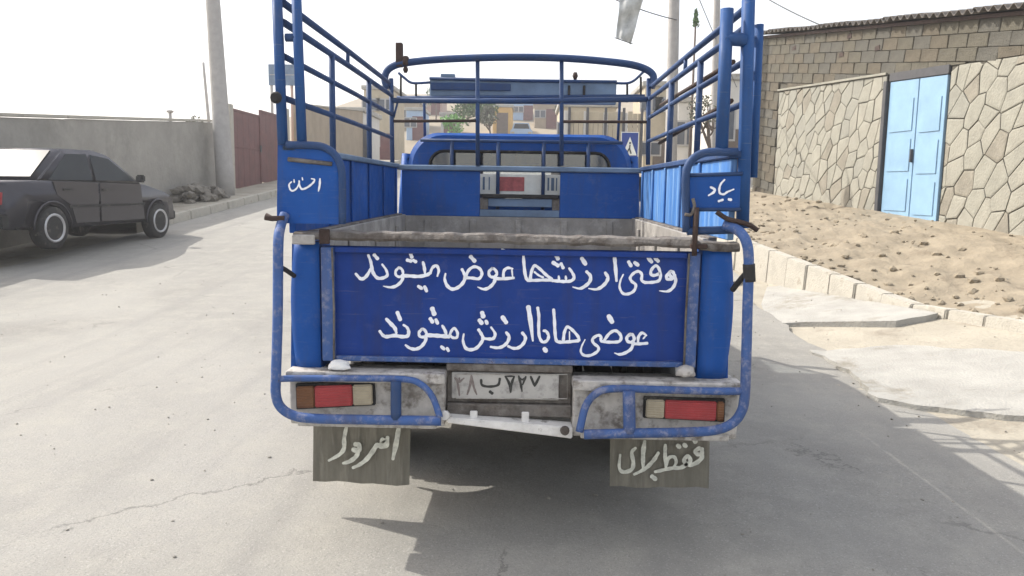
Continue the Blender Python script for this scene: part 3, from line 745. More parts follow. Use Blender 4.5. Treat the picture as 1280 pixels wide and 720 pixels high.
# pedestrian crossing sign
def crossing_sign():
    Y = 11.5; c = PY(787, 183, Y); t = thing('crossing_sign', 'blue pedestrian crossing sign with white triangle behind the right side of the cab', 'road sign', (c.x, Y, g(0, Y)))
    w, h = .16, .26
    MB().tube([(c.x, Y+.03, g(0,Y)-.1), (c.x, Y+.03, c.z+h)], .03, 10).build('post', 'pole', t)
    MB().box(c.x-w, c.x+w, Y-.012, Y, c.z-h, c.z+h, .006).build('sign_plate', 'sign_blue', t)
    MB().ngon([(c.x-.13, Y-.016, c.z-.16), (c.x+.13, Y-.016, c.z-.16), (c.x, Y-.016, c.z+.17)]).build('triangle', 'white_sign', t)
    f = MB(); z = c.z
    f.tube(crom([(c.x+.03, Y-.02, z-.13), (c.x, Y-.02, z-.04), (c.x+.005, Y-.02, z+.03)]), .012, 6); f.tube(crom([(c.x-.05, Y-.0215, z-.13), (c.x-.02, Y-.0215, z-.06), (c.x, Y-.0215, z-.03)]), .012, 6)
    f.lathe([(-.022,.018),(-.018,.02)], (c.x+.005, Y, z+.06), 'Y', 10)
    f.build('walking_figure', 'steel_dark', t)
    for s in (-1, 1): MB().box(c.x+s*(w-.006)-.006, c.x+s*(w-.006)+.006, Y-.016, Y-.0125, c.z-h, c.z+h).build('border', 'white_sign', t)
    MB().box(c.x-w+.014, c.x+w-.014, Y-.016, Y-.0125, c.z+h-.016, c.z+h-.004).build('border', 'white_sign', t)
crossing_sign()
# pale board on posts at the left
def board():
    Y = 27; a = PY(335, 80, Y); b_ = PY(372, 107, Y); t = thing('sign_board', 'pale blank board on two thin posts behind the left cage posts', 'board', ((a.x+b_.x)/2, Y, g(0, Y)))
    MB().box(a.x, b_.x, Y, Y+.06, b_.z, a.z, .01).build('panel', 'blue_grey', t)
    for x, mm in ((a.x+.08, 'pole'), (b_.x-.25, 'pinkish')):
        MB().tube([(x, Y+.1, g(0, Y)-.2), (x, Y+.1, a.z-.05)], .06, 8).build('post', mm, t)
    MB().box(a.x+.05, b_.x-.05, Y-.008, Y-.001, (a.z+b_.z)/2-.015, (a.z+b_.z)/2+.015).build('seam', 'frame', t)
board()
# cables
def cable(p, q, sag, label, r=.012, kids=None):
    p, q = Vector(p), Vector(q); pts = [p.lerp(q, i/24)-Vector((0,0,sag*4*(i/24)*(1-i/24))) for i in range(25)]
    o = MB().tube(pts, r, 5).build('overhead_cable', 'wire'); anchor(o, p); return tag(o, label, 'cable', None)
cable(PY(660, -60, 12), PY(846, 25, 15.4), .15, 'thin cable running from the upper left to the thick grey pole')
cable(PY(850, -60, 15.4), PY(960, 190, 40), .2, 'thin cable descending to the right from the thick grey pole')
cable(PY(930, -20, 15.4), wall_pt(1030, 33), .05, 'thin cable ending at the corrugated roof on the right')
# cloth banner hanging from the cable
def banner():
    Y = 12.8; t = thing('hanging_banner', 'faded grey translucent cloth banner hanging from a cable at the top', 'banner', PY(786, 52, Y))
    tl, tr_, bl, br = PY(776, -14, Y), PY(806, -8, Y), PY(770, 47, Y), PY(789, 55, Y); n, k = 14, 8
    mb = MB(); fr = []
    for off in (0, .01):
        vs = []
        for j in range(n+1):
            row = []
            for i in range(k+1):
                p = tl.lerp(tr_, i/k).lerp(bl.lerp(br, i/k), j/n); p.y += .05*math.sin(j*.7+i*.5)+.03*math.sin(i*1.7)+off
                row.append(mb.bm.verts.new(p))
            vs.append(row)
        fr.append(vs)
        for j in range(n):
            for i in range(k): f = mb.bm.faces.new((vs[j][i], vs[j][i+1], vs[j+1][i+1], vs[j+1][i])); f.smooth = True
    mb.build('cloth', 'banner', t)
    MB().tube([tl+Vector((-.1,0,0)), tr_+Vector((.1,0,.02))], .012, 6).build('top_rod', 'wire', t)
    MB().tube([bl+Vector((-.03,0,0)), br+Vector((.03,0,0))], .009, 6).build('bottom_rod', 'wire', t)
banner()

# ------------------------------------------------------------------ background: hillside, houses, far street
HX = [-160,-120,-95,-75,-60]+frange(-50, 60, 2.5)+[70,90,130,200]
def hill_z(x, y):
    b_ = g(0, min(y, 58)); 
    t = min(1, max(0, (y-42)/70.)); s = t*t*(3-2*t)
    side = max(0, min(1, (x+46)/26.)) 
    return b_ + s*(8.3*side+1.5) + .5*nz(x, y, .05, 1)*t*2 - .06
struct(grid('hillside', HX, frange(38, 130, 2.5)+[160, 220], hill_z, 'hill'))
def mountain():
    vs, fs = [], []; xs = frange(-380, 260, 6); N_ = 8
    for j in range(N_+1):
        for x in xs:
            v = j/N_; y = 300+100*v
            h = 20*math.exp(-((x+98)/42.)**2) + 14*math.exp(-((x+20)/60.)**2) + 12*math.exp(-((x-140)/60.)**2)+7*math.exp(-((x+200)/80.)**2)
            vs.append((x, y, 9+h*math.sin(v*PI/2)+ (4*nz(x, y, .02, 2)+2*nz(x, y, .07, 2))*v))
    n = len(xs)
    for j in range(N_):
        for i in range(n-1): fs.append((j*n+i, j*n+i+1, (j+1)*n+i+1, (j+1)*n+i))
    me = bpy.data.meshes.new('mountain'); me.from_pydata(vs, [], fs); me.materials.append(M['mountain'])
    o = bpy.data.objects.new('mountain', me); C.objects.link(o); struct(o)
mountain()
def house(cx, y, w, d, h, m, label, floors=1, cols=2, group=None, z=None, rot=0., door=True, parapet=True, name='flat_roofed_house'):
    z = (hill_z(cx, y) if y > 42 else g(cx, y)) if z is None else z
    t = thing(name, label, 'house', (cx, y, z), group)
    MB().box(cx-w/2, cx+w/2, y, y+d, z-2.5, z+h, .02).build('wall', m, t)
    if parapet: MB().box(cx-w/2-.12, cx+w/2+.12, y-.12, y+d+.12, z+h+.002, z+h+.22, .02).build('roof', 'concrete', t)
    fh = h/floors
    for f in range(floors):
        for c_ in range(cols):
            x = cx-w/2+w*(c_+.5)/cols; zz = z+f*fh+fh*.42
            if f == 0 and door and c_ == cols-1:
                MB().box(x-.45, x+.45, y-.05, y+.02, z, z+min(2.0, fh*.8)).build('door', random.choice(('bark', 'steel_dark', 'gate_red')), t); continue
            fr = MB().box(x-.5, x+.5, y-.07, y+.02, zz, zz+fh*.34).build('window', 'frame', t)
            for q in (-1, 1): MB().box(x+q*.24-.19, x+q*.24+.19, y-.085, y-.072, zz+.07, zz+fh*.34-.07).build('pane', 'window', fr)
    t.rotation_euler[2] = rot
    return t
def hx(px, Y): return PY(px, 150, Y).x
def hgt(py, px, Y, z): return PY(px, py, Y).z - z
specs = [ # px centre, Y, px width, top py, material, floors, cols, label
 (473, 40, 36, 112, 'cream', 2, 2, 'cream two storey house seen between the left rails of the cage'),
 (440, 34, 28, 140, 'white_wall', 1, 2, 'low white house seen through the left side rails'),
 (398, 44, 52, 148, 'tan', 1, 3, 'low tan house behind the boundary wall left of the cage'),
 (508, 62, 30, 128, 'tan', 1, 2, 'tan house on the hillside behind the left front cage post'),
 (536, 74, 34, 126, 'pinkish', 1, 2, 'pinkish house on the hillside left of the round green tree'),
 (562, 58, 22, 152, 'white_wall', 1, 1, 'small white house low on the hillside left of the round green tree'),
 (577, 90, 26, 128, 'cream', 1, 2, 'cream house high on the hillside behind the round green tree'),
 (628, 60, 24, 134, 'yellow', 1, 1, 'yellow house on the hillside right of the round green tree'),
 (604, 84, 22, 128, 'tan', 2, 1, 'narrow tan house partly behind the middle cage upright'),
 (682, 66, 28, 130, 'tan', 1, 2, 'tan house on the hillside behind the right middle upright'),
 (655, 92, 30, 128, 'cream', 1, 2, 'cream house high on the hillside above the parked pale blue car'),
 (518, 56, 20, 138, 'sky_paint', 1, 2, 'small sky blue house low on the hillside beside the left front cage post'),
 (648, 72, 36, 127, 'sky_paint', 1, 3, 'sky blue house on the hillside directly above the parked pale blue car'),
 (735, 36, 70, 134, 'cream', 1, 4, 'long cream house behind the cream picket fence'),
 (822, 32, 34, 108, 'cream', 2, 2, 'tall cream house seen between the right front cage post and the grey pole'),
 (868, 30, 42, 128, 'white_wall', 1, 2, 'white house seen through the right rails of the cage'),
 (912, 26, 40, 100, 'white_wall', 1, 2, 'white house seen between the right rear cage posts'),
]
for px, Y, pw, ty, mm, fl, co, lab in specs:
    x = hx(px, Y); w = abs(hx(px+pw/2, Y)-hx(px-pw/2, Y)); z = hill_z(x, Y) if Y > 42 else g(x, Y)
    house(x, Y, w, max(4, w*.8), max(1.6, hgt(ty, px, Y, z)), mm, lab, fl, co, z=z)
# more far houses left and right of the street on the slope
for i, (px, Y, pw, mm) in enumerate([(60, 60, 60, 'tan'), (120, 75, 50, 'cream'), (20, 80, 50, 'tan'), (185, 90, 40, 'tan')]):
    x = hx(px, Y); w = abs(hx(px+pw/2, Y)-hx(px-pw/2, Y)); z = hill_z(x, Y)
# cream picket fence
def fence():
    Y = 27; z = g(0, Y); xa, xb = hx(705, Y), hx(803, Y); t = thing('picket_fence', 'cream fence of upright boards and dark posts behind the cab roof', 'fence', ((xa+xb)/2, Y, z))
    zt = PY(750, 140, Y).z
    x = xa; i = 0
    while x < xb:
        MB().box(x, x+.17, Y, Y+.03, z-.1, zt+random.uniform(-.04,.04), .008).build('board', 'cream' if i % 4 else 'white_wall', t); x += .185; i += 1
    x = xa+.2
    while x < xb:
        MB().box(x-.05, x+.05, Y-.08, Y-.005, z-.1, zt+.16, .008).build('post', 'steel_dark', t); x += .68
    for q in (.35, .8): MB().box(xa, xb, Y+.035, Y+.075, z+(zt-z)*q-.04, z+(zt-z)*q+.04).build('rail', 'steel_dark', t)
fence()
def small_car(px, Y, z=None, flip=False):
    x = hx(px, Y); z = hill_z(x, Y)+.05 if z is None else z
    t = thing('parked_car', 'small pale blue car parked up the hillside street, above the cab roof', 'car', (x, Y, z))
    prof = [(-.8,.25),(.8,.25),(.82,.85),(.66,.95),(.55,1.4),(-.55,1.4),(-.66,.95),(-.82,.85)]
    MB().prism([(x+a, Y, z+b_) for a, b_ in prof], (0, 3.6, 0), .03).build('body', 'car_blue', t)
    MB().prism([(x-.58, Y-.012, z+.98), (x+.58, Y-.012, z+.98), (x+.48, Y-.012, z+1.33), (x-.48, Y-.012, z+1.33)], (0, .008, 0)).build('windscreen', 'car_glass', t)
    for s in (-1, 1):
        MB().box(x+s*.62-.12, x+s*.62+.12, Y-.03, Y, z+.62, z+.76, .01).build('headlight', 'glass_clear', t)
        for yy in (.6, 2.9): MB().lathe([(-.09,.26),(-.07,.3),(.07,.3),(.09,.26)], (x+s*.74, Y+yy, z+.3), 'X', 16).build('wheel', 'rubber', t)
    MB().box(x-.8, x+.8, Y-.06, Y-.002, z+.3, z+.48, .02).build('bumper', 'rubber', t)
small_car(652, 55)
Yt = 50; q = base_at(592, Yt)
tree((q.x, Yt, hill_z(q.x, Yt)), 4.2, 1.5, 'round green tree on the hillside between the first cage uprights', 'leaf', 1500, .16, 5)
q = base_at(612, 48); tree((q.x, 48, hill_z(q.x, 48)), 3.4, .7, 'narrow dark tree just right of the first cage upright', 'leaf2', 700, .13, 8)
q = base_at(868, 19.5); tree((q.x+.3, 19.5, g(0, 19.5)), 3.3, .55, 'young dusty tree seen through the right side rails of the cage', 'leaf2', 380, .06, 12)
q = base_at(862, 24); t = thing('cypress_tree', 'thin pointed dark tree tip beside the thick grey pole', 'tree', q)
MB().tube([q, q+Vector((0,0,5.6))], [.06,.03], 6).build('trunk', 'bark', t); mb = MB(); rr = random.Random(4)
for i in range(160):
    v = .89+.11*rr.random()**1.2; r_ = .9*(1-v)*rr.random()**.5+.01; a = rr.uniform(0, 6.28)
    leaves(mb.bm, (q.x+r_*math.cos(a), q.y+r_*math.sin(a), q.z+.8+v*5.1), .02, 1, .07, rr)
mb.build('crown', 'leaf', t)
tree((hx(572, 47), 47, hill_z(hx(572, 47), 47)), 2.6, .75, 'bright green bush on the hillside just left of the round green tree', 'leaf_bright', 500, .12, 31, name='bush')
tree((hx(545, 70), 70, hill_z(hx(545, 70), 70)), 3, 1.0, 'small green bush on the hillside left of the round green tree', 'leaf', 400, .16, 21, name='bush')
tree((hx(700, 60), 60, hill_z(hx(700, 60), 60)), 3, .8, 'small dusty bush at the foot of the cream fence', 'leaf2', 400, .14, 22, name='bush')

# ================================================================== the pickup truck
T = thing('pickup_truck', 'blue pickup truck seen from behind with slatted cage, lettered tailgate and mud flaps', 'truck', (0, 0, 0))
# --- cab
def section(hw, z0, z1, r, y, n=6, dome=0.):
    pts = [(-hw, y, z0)]
    for s, a0 in ((-1, PI), (1, PI/2)):
        for i in range(n+1):
            a = a0 - (PI/2)*i/n; pts.append((s*(hw-r)+r*math.cos(a), y, z1-r+r*math.sin(a) + (dome if False else 0)))
    pts.append((hw, y, z0)); return [Vector(p) for p in pts]
def loft(secs, name, m, parent, caps=(True, True), smooth=True):
    mb = MB(); rings = [[mb.bm.verts.new(p) for p in s] for s in secs]; n = len(rings[0])
    for a, b_ in zip(rings, rings[1:]):
        for i in range(n):
            f = mb.bm.faces.new((a[i], a[(i+1) % n], b_[(i+1) % n], b_[i])); f.smooth = smooth
    if caps[0]: mb.bm.faces.new(rings[0][::-1])
    if caps[1]: mb.bm.faces.new(rings[-1])
    return mb.build(name, m, parent)
def rrect(x0, x1, z0, z1, r, y, n=5):
    pts = []
    for cx, cz, a0 in ((x1-r, z1-r, PI/2), (x1-r, z0+r, 0), (x0+r, z0+r, -PI/2), (x0+r, z1-r, -PI)):
        for i in range(n+1): a = a0-(PI/2)*i/n; pts.append(Vector((cx+r*math.cos(a), y, cz+r*math.sin(a))))
    return pts
YC = 2.42
# rear panel of the cab: outline ring around the window opening
def cab_rear():
    mb = MB()
    N_ = 48
    def outer(y, ins=0.):
        hw_t, hw_b, z0, z1, r = .752-ins, .785-ins, .95, 1.712-ins*.6, .20
        pts = []
        for cx, a0 in (((hw_t-r), PI/2),):
            pass
        path = [Vector((-hw_b, y, z0))]
        for s, a0 in ((-1, PI), (1, PI/2)):
            for i in range(9):
                a = a0-(PI/2)*i/8; path.append(Vector((s*(hw_t-r)+r*math.cos(a), y, z1-r+r*math.sin(a)+.018*(1-(abs(s*(hw_t-r)+r*math.cos(a))/hw_t)**2))))
        path.append(Vector((hw_b, y, z0))); return path
    def resample(path, n):
        P = path+[path[0]]; L_ = [0]
        for a, b_ in zip(P, P[1:]): L_.append(L_[-1]+(b_-a).length)
        out = []
        for k in range(n):
            d = L_[-1]*k/n
            for i in range(len(P)-1):
                if L_[i+1] >= d: out.append(P[i].lerp(P[i+1], (d-L_[i])/max(1e-9, L_[i+1]-L_[i]))); break
        return out
    # bridge outline and window by angle
    cz = 1.43
    win = rrect(-.60, .60, 1.26, 1.595, .09, YC, 5)
    def cast(path, ang, cz_):
        d = Vector((math.cos(ang), 0, math.sin(ang))); best = None
        for a, b_ in zip(path, path[1:]+path[:1]):
            ex, ez = b_.x-a.x, b_.z-a.z; den = d.x*ez-d.z*ex
            if abs(den) < 1e-9: continue
            t = (a.x*ez-(a.z-cz_)*ex)/den; u = (a.x*d.z-(a.z-cz_)*d.x)/den
            if t > 0 and -1e-6 <= u <= 1+1e-6: best = t if best is None else max(best, t)
        return Vector((d.x*best, a.y, cz_+d.z*best))
    angs = [2*PI*k/96 for k in range(96)]
    corners = [math.atan2(p.z-cz, p.x) for p in outer(YC)] + [math.atan2(p.z-cz, p.x) for p in win]
    angs = sorted(set(round(a % (2*PI), 4) for a in angs+corners))
    O0 = [cast(outer(YC+.03), a, cz) for a in angs]; O1 = [cast(outer(YC, .03), a, cz) for a in angs]; I0 = [cast(win, a, cz) for a in angs]
    rings = [O0, O1, I0, [p+Vector((0,.05,0)) for p in I0], [p+Vector((0,.05,0)) for p in O1]]
    V = [[mb.bm.verts.new(p) for p in r_] for r_ in rings]; n = len(angs)
    for A, B in ((0,1),(1,2),(2,3),(3,4)):
        for i in range(n): f = mb.bm.faces.new((V[A][i], V[A][(i+1) % n], V[B][(i+1) % n], V[B][i]))
    return mb.build('cab_rear_panel', 'blue', T), outer
crp, outer = cab_rear()
def roof_sec(y, hw, z1, zs, r=.20, n=8):
    pts = [Vector((-hw-.012, y, zs))]
    for s, a0 in ((-1, PI), (1, PI/2)):
        for i in range(n+1):
            a = a0-(PI/2)*i/n; x = s*(hw-r)+r*math.cos(a); pts.append(Vector((x, y, z1-r+r*math.sin(a)+.018*(1-(abs(x)/hw)**2))))
    pts.append(Vector((hw+.012, y, zs))); return pts
mb = MB(); rings = []
for y, hw, z1 in ((YC+.03, .752, 1.712), (2.8, .758, 1.725), (3.3, .757, 1.73), (3.55, .75, 1.715), (3.66, .735, 1.69)):
    o_ = roof_sec(y, hw, z1, z1-.17); i_ = [Vector((p.x*.965, p.y, p.z-.025)) for p in o_]
    rings.append([mb.bm.verts.new(p) for p in o_+i_[::-1]])
for a, b_ in zip(rings, rings[1:]):
    n = len(a)
    for i in range(n): f = mb.bm.faces.new((a[i], a[(i+1) % n], b_[(i+1) % n], b_[i])); f.smooth = True
mb.bm.faces.new(rings[0]); mb.bm.faces.new(rings[-1][::-1])
mb.build('roof', 'blue', T)
for s in (-1, 1):
    MB().tube([(s*.80, 4.02, 1.16), (s*.735, 3.62, 1.62)], .028, 8).build('windscreen_pillar', 'blue', T)
    MB().tube([(s*.795, 2.50, 1.1), (s*.765, 2.50, 1.58)], .04, 8, 1.3).build('rear_pillar', 'blue', T)
    d = MB().hexa([(s*.74, 2.47, .50), (s*.83, 2.47, .50), (s*.83, 3.98, .50), (s*.74, 3.98, .50)], [(s*.76, 2.47, 1.17), (s*.81, 2.47, 1.17), (s*.81, 4.0, 1.17), (s*.76, 4.0, 1.17)], .012).build('door', 'blue', T)
    MB().box(min(s*.822, s*.845), max(s*.822, s*.845), 2.6, 2.72, 1.02, 1.05, .006).build('handle', 'chrome', d)
    MB().prism([(s*.79, 2.56, 1.172), (s*.79, 3.93, 1.172), (s*.745, 3.58, 1.565), (s*.757, 2.56, 1.56)], (s*.006, 0, 0)).build('side_window', 'glass', T)
    # wing mirror on an arm
    arm = MB().tube(crom([(s*.80, 3.85, 1.18), (s*.90, 3.80, 1.24), (s*.95, 3.78, 1.36)]), .010, 6).build('mirror_arm', 'rust', T)
    MB().box(s*.955-.07, s*.955+.07, 3.76, 3.80, 1.26, 1.47, .012).build('mirror', 'dark', arm)
MB().prism([(-.77, 4.03, 1.17), (.77, 4.03, 1.17), (.715, 3.65, 1.675), (-.715, 3.65, 1.675)], (0, .006, .004)).build('windscreen', 'glass', T)
MB().prism(rrect(-.603, .603, 1.257, 1.598, .09, YC+.02), (0, .006, 0)).build('rear_window', 'glass', T)
rub = MB(); pts = rrect(-.605, .605, 1.255, 1.60, .095, YC+.004); rub.tube(pts, .011, 6, closed=True); rub.build('window_seal', 'rubber', T)
MB().box(-.79, .79, 3.9, 4.06, .9, 1.14, .02).build('dashboard', 'dark', T)
MB().box(-.75, .75, 2.55, 3.95, .50, .54).build('cab_floor', 'dark', T)
for x0, x1 in ((-.66, -.10), (.02, .66)):
    st = MB().box(x0, x1, 2.62, 2.78, .80, 1.36, .04, 3).box(x0, x1, 2.70, 3.2, .72, .86, .04, 3).build('seat', 'seat', T)
    MB().box((x0+x1)/2-.12, (x0+x1)/2+.12, 2.64, 2.72, 1.38, 1.52, .03, 3).build('headrest', 'seat', st)
th = MB(); th.tube([(-.38+.17*math.cos(2*PI*k/20), 3.62-.07*math.sin(2*PI*k/20), 1.17+.155*math.sin(2*PI*k/20)) for k in range(20)], .013, 6, closed=True)
th.tube([(-.38, 3.64, 1.16), (-.38, 3.95, 1.02)], .02, 6).tube([(-.54, 3.62, 1.17), (-.22, 3.62, 1.17)], .01, 5); th.build('steering_wheel', 'dark', T)
MB().box(-.10, .14, 3.60, 3.62, 1.54, 1.61, .01).build('rear_view_mirror', 'dark', T)
# nose
def hoodsec(y, hw, z1): return section(hw, .62, z1, .09, y)
loft([hoodsec(4.04, .80, 1.165), hoodsec(4.4, .80, 1.13), hoodsec(4.78, .785, 1.07), hoodsec(4.86, .77, 1.0)], 'hood', 'blue', T)
gr = MB().box(-.62, .62, 4.862, 4.89, .68, .95, .01).build('grille', 'dark', T)
for i in range(5): MB().box(-.60, .60, 4.891, 4.90, .71+i*.047, .725+i*.047).build('grille_bar', 'chrome', gr)
for s in (-1, 1):
    MB().lathe([(0,.085),(.03,.09),(.045,.06)], (s*.68, 4.862, .82), 'Y', 20).build('headlight', 'glass_clear', T)
    pts = [(4.12,.45),(4.05,.62)] + [(3.74+.42*math.cos(a), .36+.42*math.sin(a)) for a in []]
    ar = [(3.75+.41*math.cos(PI*k/10), .36+.41*math.sin(PI*k/10)) for k in range(11)]
    poly = [(4.84,.40),(4.84,.70),(3.4,.78),(3.3,.5)]
    MB().box(min(s*.72, s*.83), max(s*.72, s*.83), 4.17, 4.86, .42, .80, .02).build('fender', 'blue', T)
MB().box(-.82, .82, 4.90, 5.0, .45, .62, .02).build('front_bumper', 'bumper', T)

# --- chassis and running gear
for s in (-1, 1):
    MB().box(s*.38-.035, s*.38+.035, .10, 4.7, .50, .64, .005).build('frame_rail', 'dark', T)
    sp = MB()
    for i in range(5): sp.tube(crom([(s*.50, .62+i*.06, .56-.035*0-i*.002), (s*.50, 1.15, .38-i*.014), (s*.50, 1.72-i*.06, .55-i*.002)]), .006, 4, 5)
    sp.build('leaf_spring', 'dark', T)
for y in (.16, .9, 1.6, 2.3, 3.4): MB().box(-.345, .345, y-.03, y+.03, .53, .62, .005).build('cross_member', 'dark', T)
ax = MB().tube([(-.66, 1.15, .36), (.66, 1.15, .36)], .05, 12); ax.lathe([(-.14,.06),(-.08,.13),(.08,.13),(.14,.06)], (0, 1.12, .36), 'X', 16); ax.build('rear_axle', 'dark', T)
MB().tube([(0, 1.3, .40), (0, 3.2, .52)], .035, 10).build('drive_shaft', 'dark', T)
MB().tube(crom([(.28, .25, .42), (.28, .6, .43), (.24, .9, .50), (.2, 1.8, .48), (.15, 3.0, .48)]), .028, 10).build('exhaust_pipe', 'rust', T)
MB().box(-.30, .05, 1.75, 2.4, .34, .52, .03).build('fuel_tank', 'dark', T)
sw = MB().lathe([(-.10,.2),(-.10,.30),(-.07,.345),(.07,.345),(.10,.30),(.10,.2)], (-.02, .62, .50), 'Z', 28).build('spare_wheel', 'rubber', T)
def wheel(x, y, s):
    tp = [(-.10,.19),(-.10,.30),(-.085,.335),(-.06,.355),(0,.36),(.06,.355),(.085,.335),(.10,.30),(.10,.19)]
    w = MB().lathe(tp, (x, y, .36), 'X', 40).build('wheel', 'rubber', T)
    r_ = MB().lathe([(-s*.06,.03),(-s*.06,.17),(s*.095,.195),(s*.10,.185),(s*.05,.16),(s*.04,.10),(s*.10,.08),(s*.105,.03)], (x, y, .36), 'X', 28); r_.build('rim', 'bumper', w)
    tr = MB()
    for k in range(36):
        a = 2*PI*k/36
        for q in (-.05, 0, .05):
            c_ = Vector((x+q, y+.362*math.cos(a+q), .36+.362*math.sin(a+q))); tr.box(c_.x-.018, c_.x+.018, c_.y-.012, c_.y+.012, c_.z-.012, c_.z+.012)
    tr.build('tread', 'rubber', w)
for s in (-1, 1): wheel(s*.70, 1.15, s); wheel(s*.70, 3.75, s)

# --- cargo bed
MB().box(-.76, .76, .035, 2.34, .74, .78, .004).build('bed_floor', 'dusty_bed', T)
for s in (-1, 1):
    # outer skin with wheel arch
    arc = [(1.15+.44*math.cos(PI*k/14), .36+.44*math.sin(PI*k/14)+.02) for k in range(15)]
    out = [(.12, .47), (.12, .64), (.02, .655), (.02, 1.15), (2.33, 1.15), (2.33, .46), (1.60, .46)] + arc[:] + [(.70, .47)]
    mb = MB()
    def sk(x, z): return x + s*.022*math.sin(PI*min(1, max(0, (z-.5)/.65)))
    V0 = [mb.bm.verts.new((sk(s*.815, z), y, z)) for y, z in out]; V1 = [mb.bm.verts.new((s*.785, y, z)) for y, z in out]
    mb.bm.faces.new(V0); mb.bm.faces.new(V1[::-1])
    for i in range(len(out)): j = (i+1) % len(out); mb.bm.faces.new((V0[i], V0[j], V1[j], V1[i]))
    mb.build('bed_side', 'blue', T)
    # rounded rear corner pillar beside the tailgate
    zs = frange(.655, 1.150, .055); mb = MB(); rings = []
    for z in zs:
        u = (z-.655)/.495; bulge = .018*math.sin(PI*u)
        xo = .812+bulge+ (.012 if s > 0 else .0); r_ = []
        for x, y in ((.708, 0), (.76, -.004), (xo-.03, .0), (xo-.008, .012), (xo, .04), (xo, .16), (.708, .16)): r_.append(mb.bm.verts.new((s*x, y, z)))
        rings.append(r_)
    for a, b_ in zip(rings, rings[1:]):
        for i in range(7): f = mb.bm.faces.new((a[i], a[(i+1) % 7], b_[(i+1) % 7], b_[i])); f.smooth = i in (0,1,2,3,4)
    mb.bm.faces.new(rings[0][::-1]); mb.bm.faces.new(rings[-1])
    mb.build('corner_pillar', 'blue', T)
    # inner liner and upper board
    lin = MB().box(min(s*.745, s*.765), max(s*.745, s*.765), .17, 2.28, .781, 1.175, .003).build('side_liner', 'dusty_bed', T)
    y = .62
    while y < 2.2: MB().box(min(s*.732, s*.744), max(s*.732, s*.744), y, y+.07, .785, 1.12, .004).build('rib', 'dusty_bed', lin); y += .62
    bd = MB().box(min(s*.80, s*.825), max(s*.80, s*.825), .02, 2.27, 1.18, 1.478, .003).build('side_board', 'blue' if s < 0 else 'blue_sunlit', T)
    MB().box(min(s*.766, s*.80), max(s*.766, s*.80), .17, 2.27, 1.150, 1.182, .003).build('ledge', 'worn_metal', T)
    MB().box(min(s*.785, s*.838), max(s*.785, s*.838), -.01, 2.30, 1.4785, 1.505, .005).build('side_cap_rail', 'blue_grey' if s < 0 else 'blue_tube', T)
    y = .5
    while y < 2.2: MB().box(min(s*.788, s*.799), max(s*.788, s*.799), y, y+.03, 1.185, 1.477, .003).build('stiffener', 'blue' if s < 0 else 'blue_sunlit', bd); y += .42
# headboard
YH = 2.27
hb = MB().box(-.77, -.255, YH, YH+.02, 1.17, 1.465, .003).build('headboard_panel', 'blue', T)
MB().box(.27, .785, YH, YH+.02, 1.17, 1.465, .003).build('headboard_panel', 'blue', T)
MB().box(-.254, .269, YH, YH+.02, 1.17, 1.215, .003).build('headboard_sill', 'blue_grey', T)
MB().box(-.20, .22, YH+.004, YH+.016, 1.236, 1.290, .003).build('slot_panel', 'blue_grey', T)
MB().box(-.24, .26, YH-.012, YH+.012, 1.292, 1.318, .004).build('slot_bar', 'dark', T)
MB().box(-.254, -.201, YH+.002, YH+.018, 1.217, 1.291, .002).build('slot_post', 'worn_metal', T)
MB().box(.221, .269, YH+.002, YH+.018, 1.217, 1.291, .002).build('slot_post', 'worn_metal', T)
MB().box(-.80, .81, YH-.02, YH+.03, 1.466, 1.500, .006).build('headboard_rail', 'blue_grey', T)
MB().box(-.77, .785, YH, YH+.03, .781, 1.168, .003).build('headboard_lower', 'dusty_bed', T)
for x in (-.6, -.3, 0, .3, .6): MB().box(x-.02, x+.02, YH-.012, YH-.001, .79, 1.15, .003).build('headboard_rib', 'dusty_bed', T)
# notice stuck on the cab behind the gap in the headboard
nt_ = MB().box(-.29, .30, YC-.012, YC-.004, 1.315, 1.450, .002).build('notice', 'white_sign', T)
MB().box(-.145, .035, YC-.016, YC-.0125, 1.338, 1.432, .001).build('red_field', 'red_sign', nt_)
for x, w in ((-.245, .014), (-.205, .008), (.19, .012), (.215, .02), (.247, .008)): MB().box(x, x+w, YC-.0155, YC-.0125, 1.345, 1.43).build('grey_stripe', 'blue_grey', nt_)
# window guard bars
wg = None
for px in (565, 623, 680, 736):
    a = PY(px, 174, YC-.05).x; MB().tube([(a, YC-.05, 1.215), (a, YC-.05, 1.66)], .0125, 8).build('window_guard_bar', 'blue_tube', T)
for z in (1.665,): MB().tube([(-.66, YC-.05, z), (.68, YC-.05, z)], .011, 8).build('window_guard_rail', 'blue_tube', T)

# --- tailgate
tg = MB().box(-.700, .700, .012, .045, .700, 1.135, .003).build('tailgate', 'blue_board', T)
for x0, x1 in ((-.700, -.652), (.655, .700)): MB().box(x0, x1, -.014, .0115, .702, 1.133, .006, 2).build('side_channel', 'blue_worn', tg)
MB().box(-.651, .654, -.006, .0115, .702, .722, .004, 2).build('lower_lip', 'blue_worn', tg)
MB().box(-.651, .654, -.006, .0115, 1.112, 1.133, .004, 2).build('upper_lip', 'blue_board', tg)
MB().tube([(-.655, -.016, .71), (-.652, -.017, .9), (-.656, -.016, 1.13)], .004, 6).build('welt', 'worn_metal', tg)
MB().tube([(.656, -.016, .71), (.654, -.017, .9), (.657, -.016, 1.13)], .004, 6).build('welt', 'worn_metal', tg)
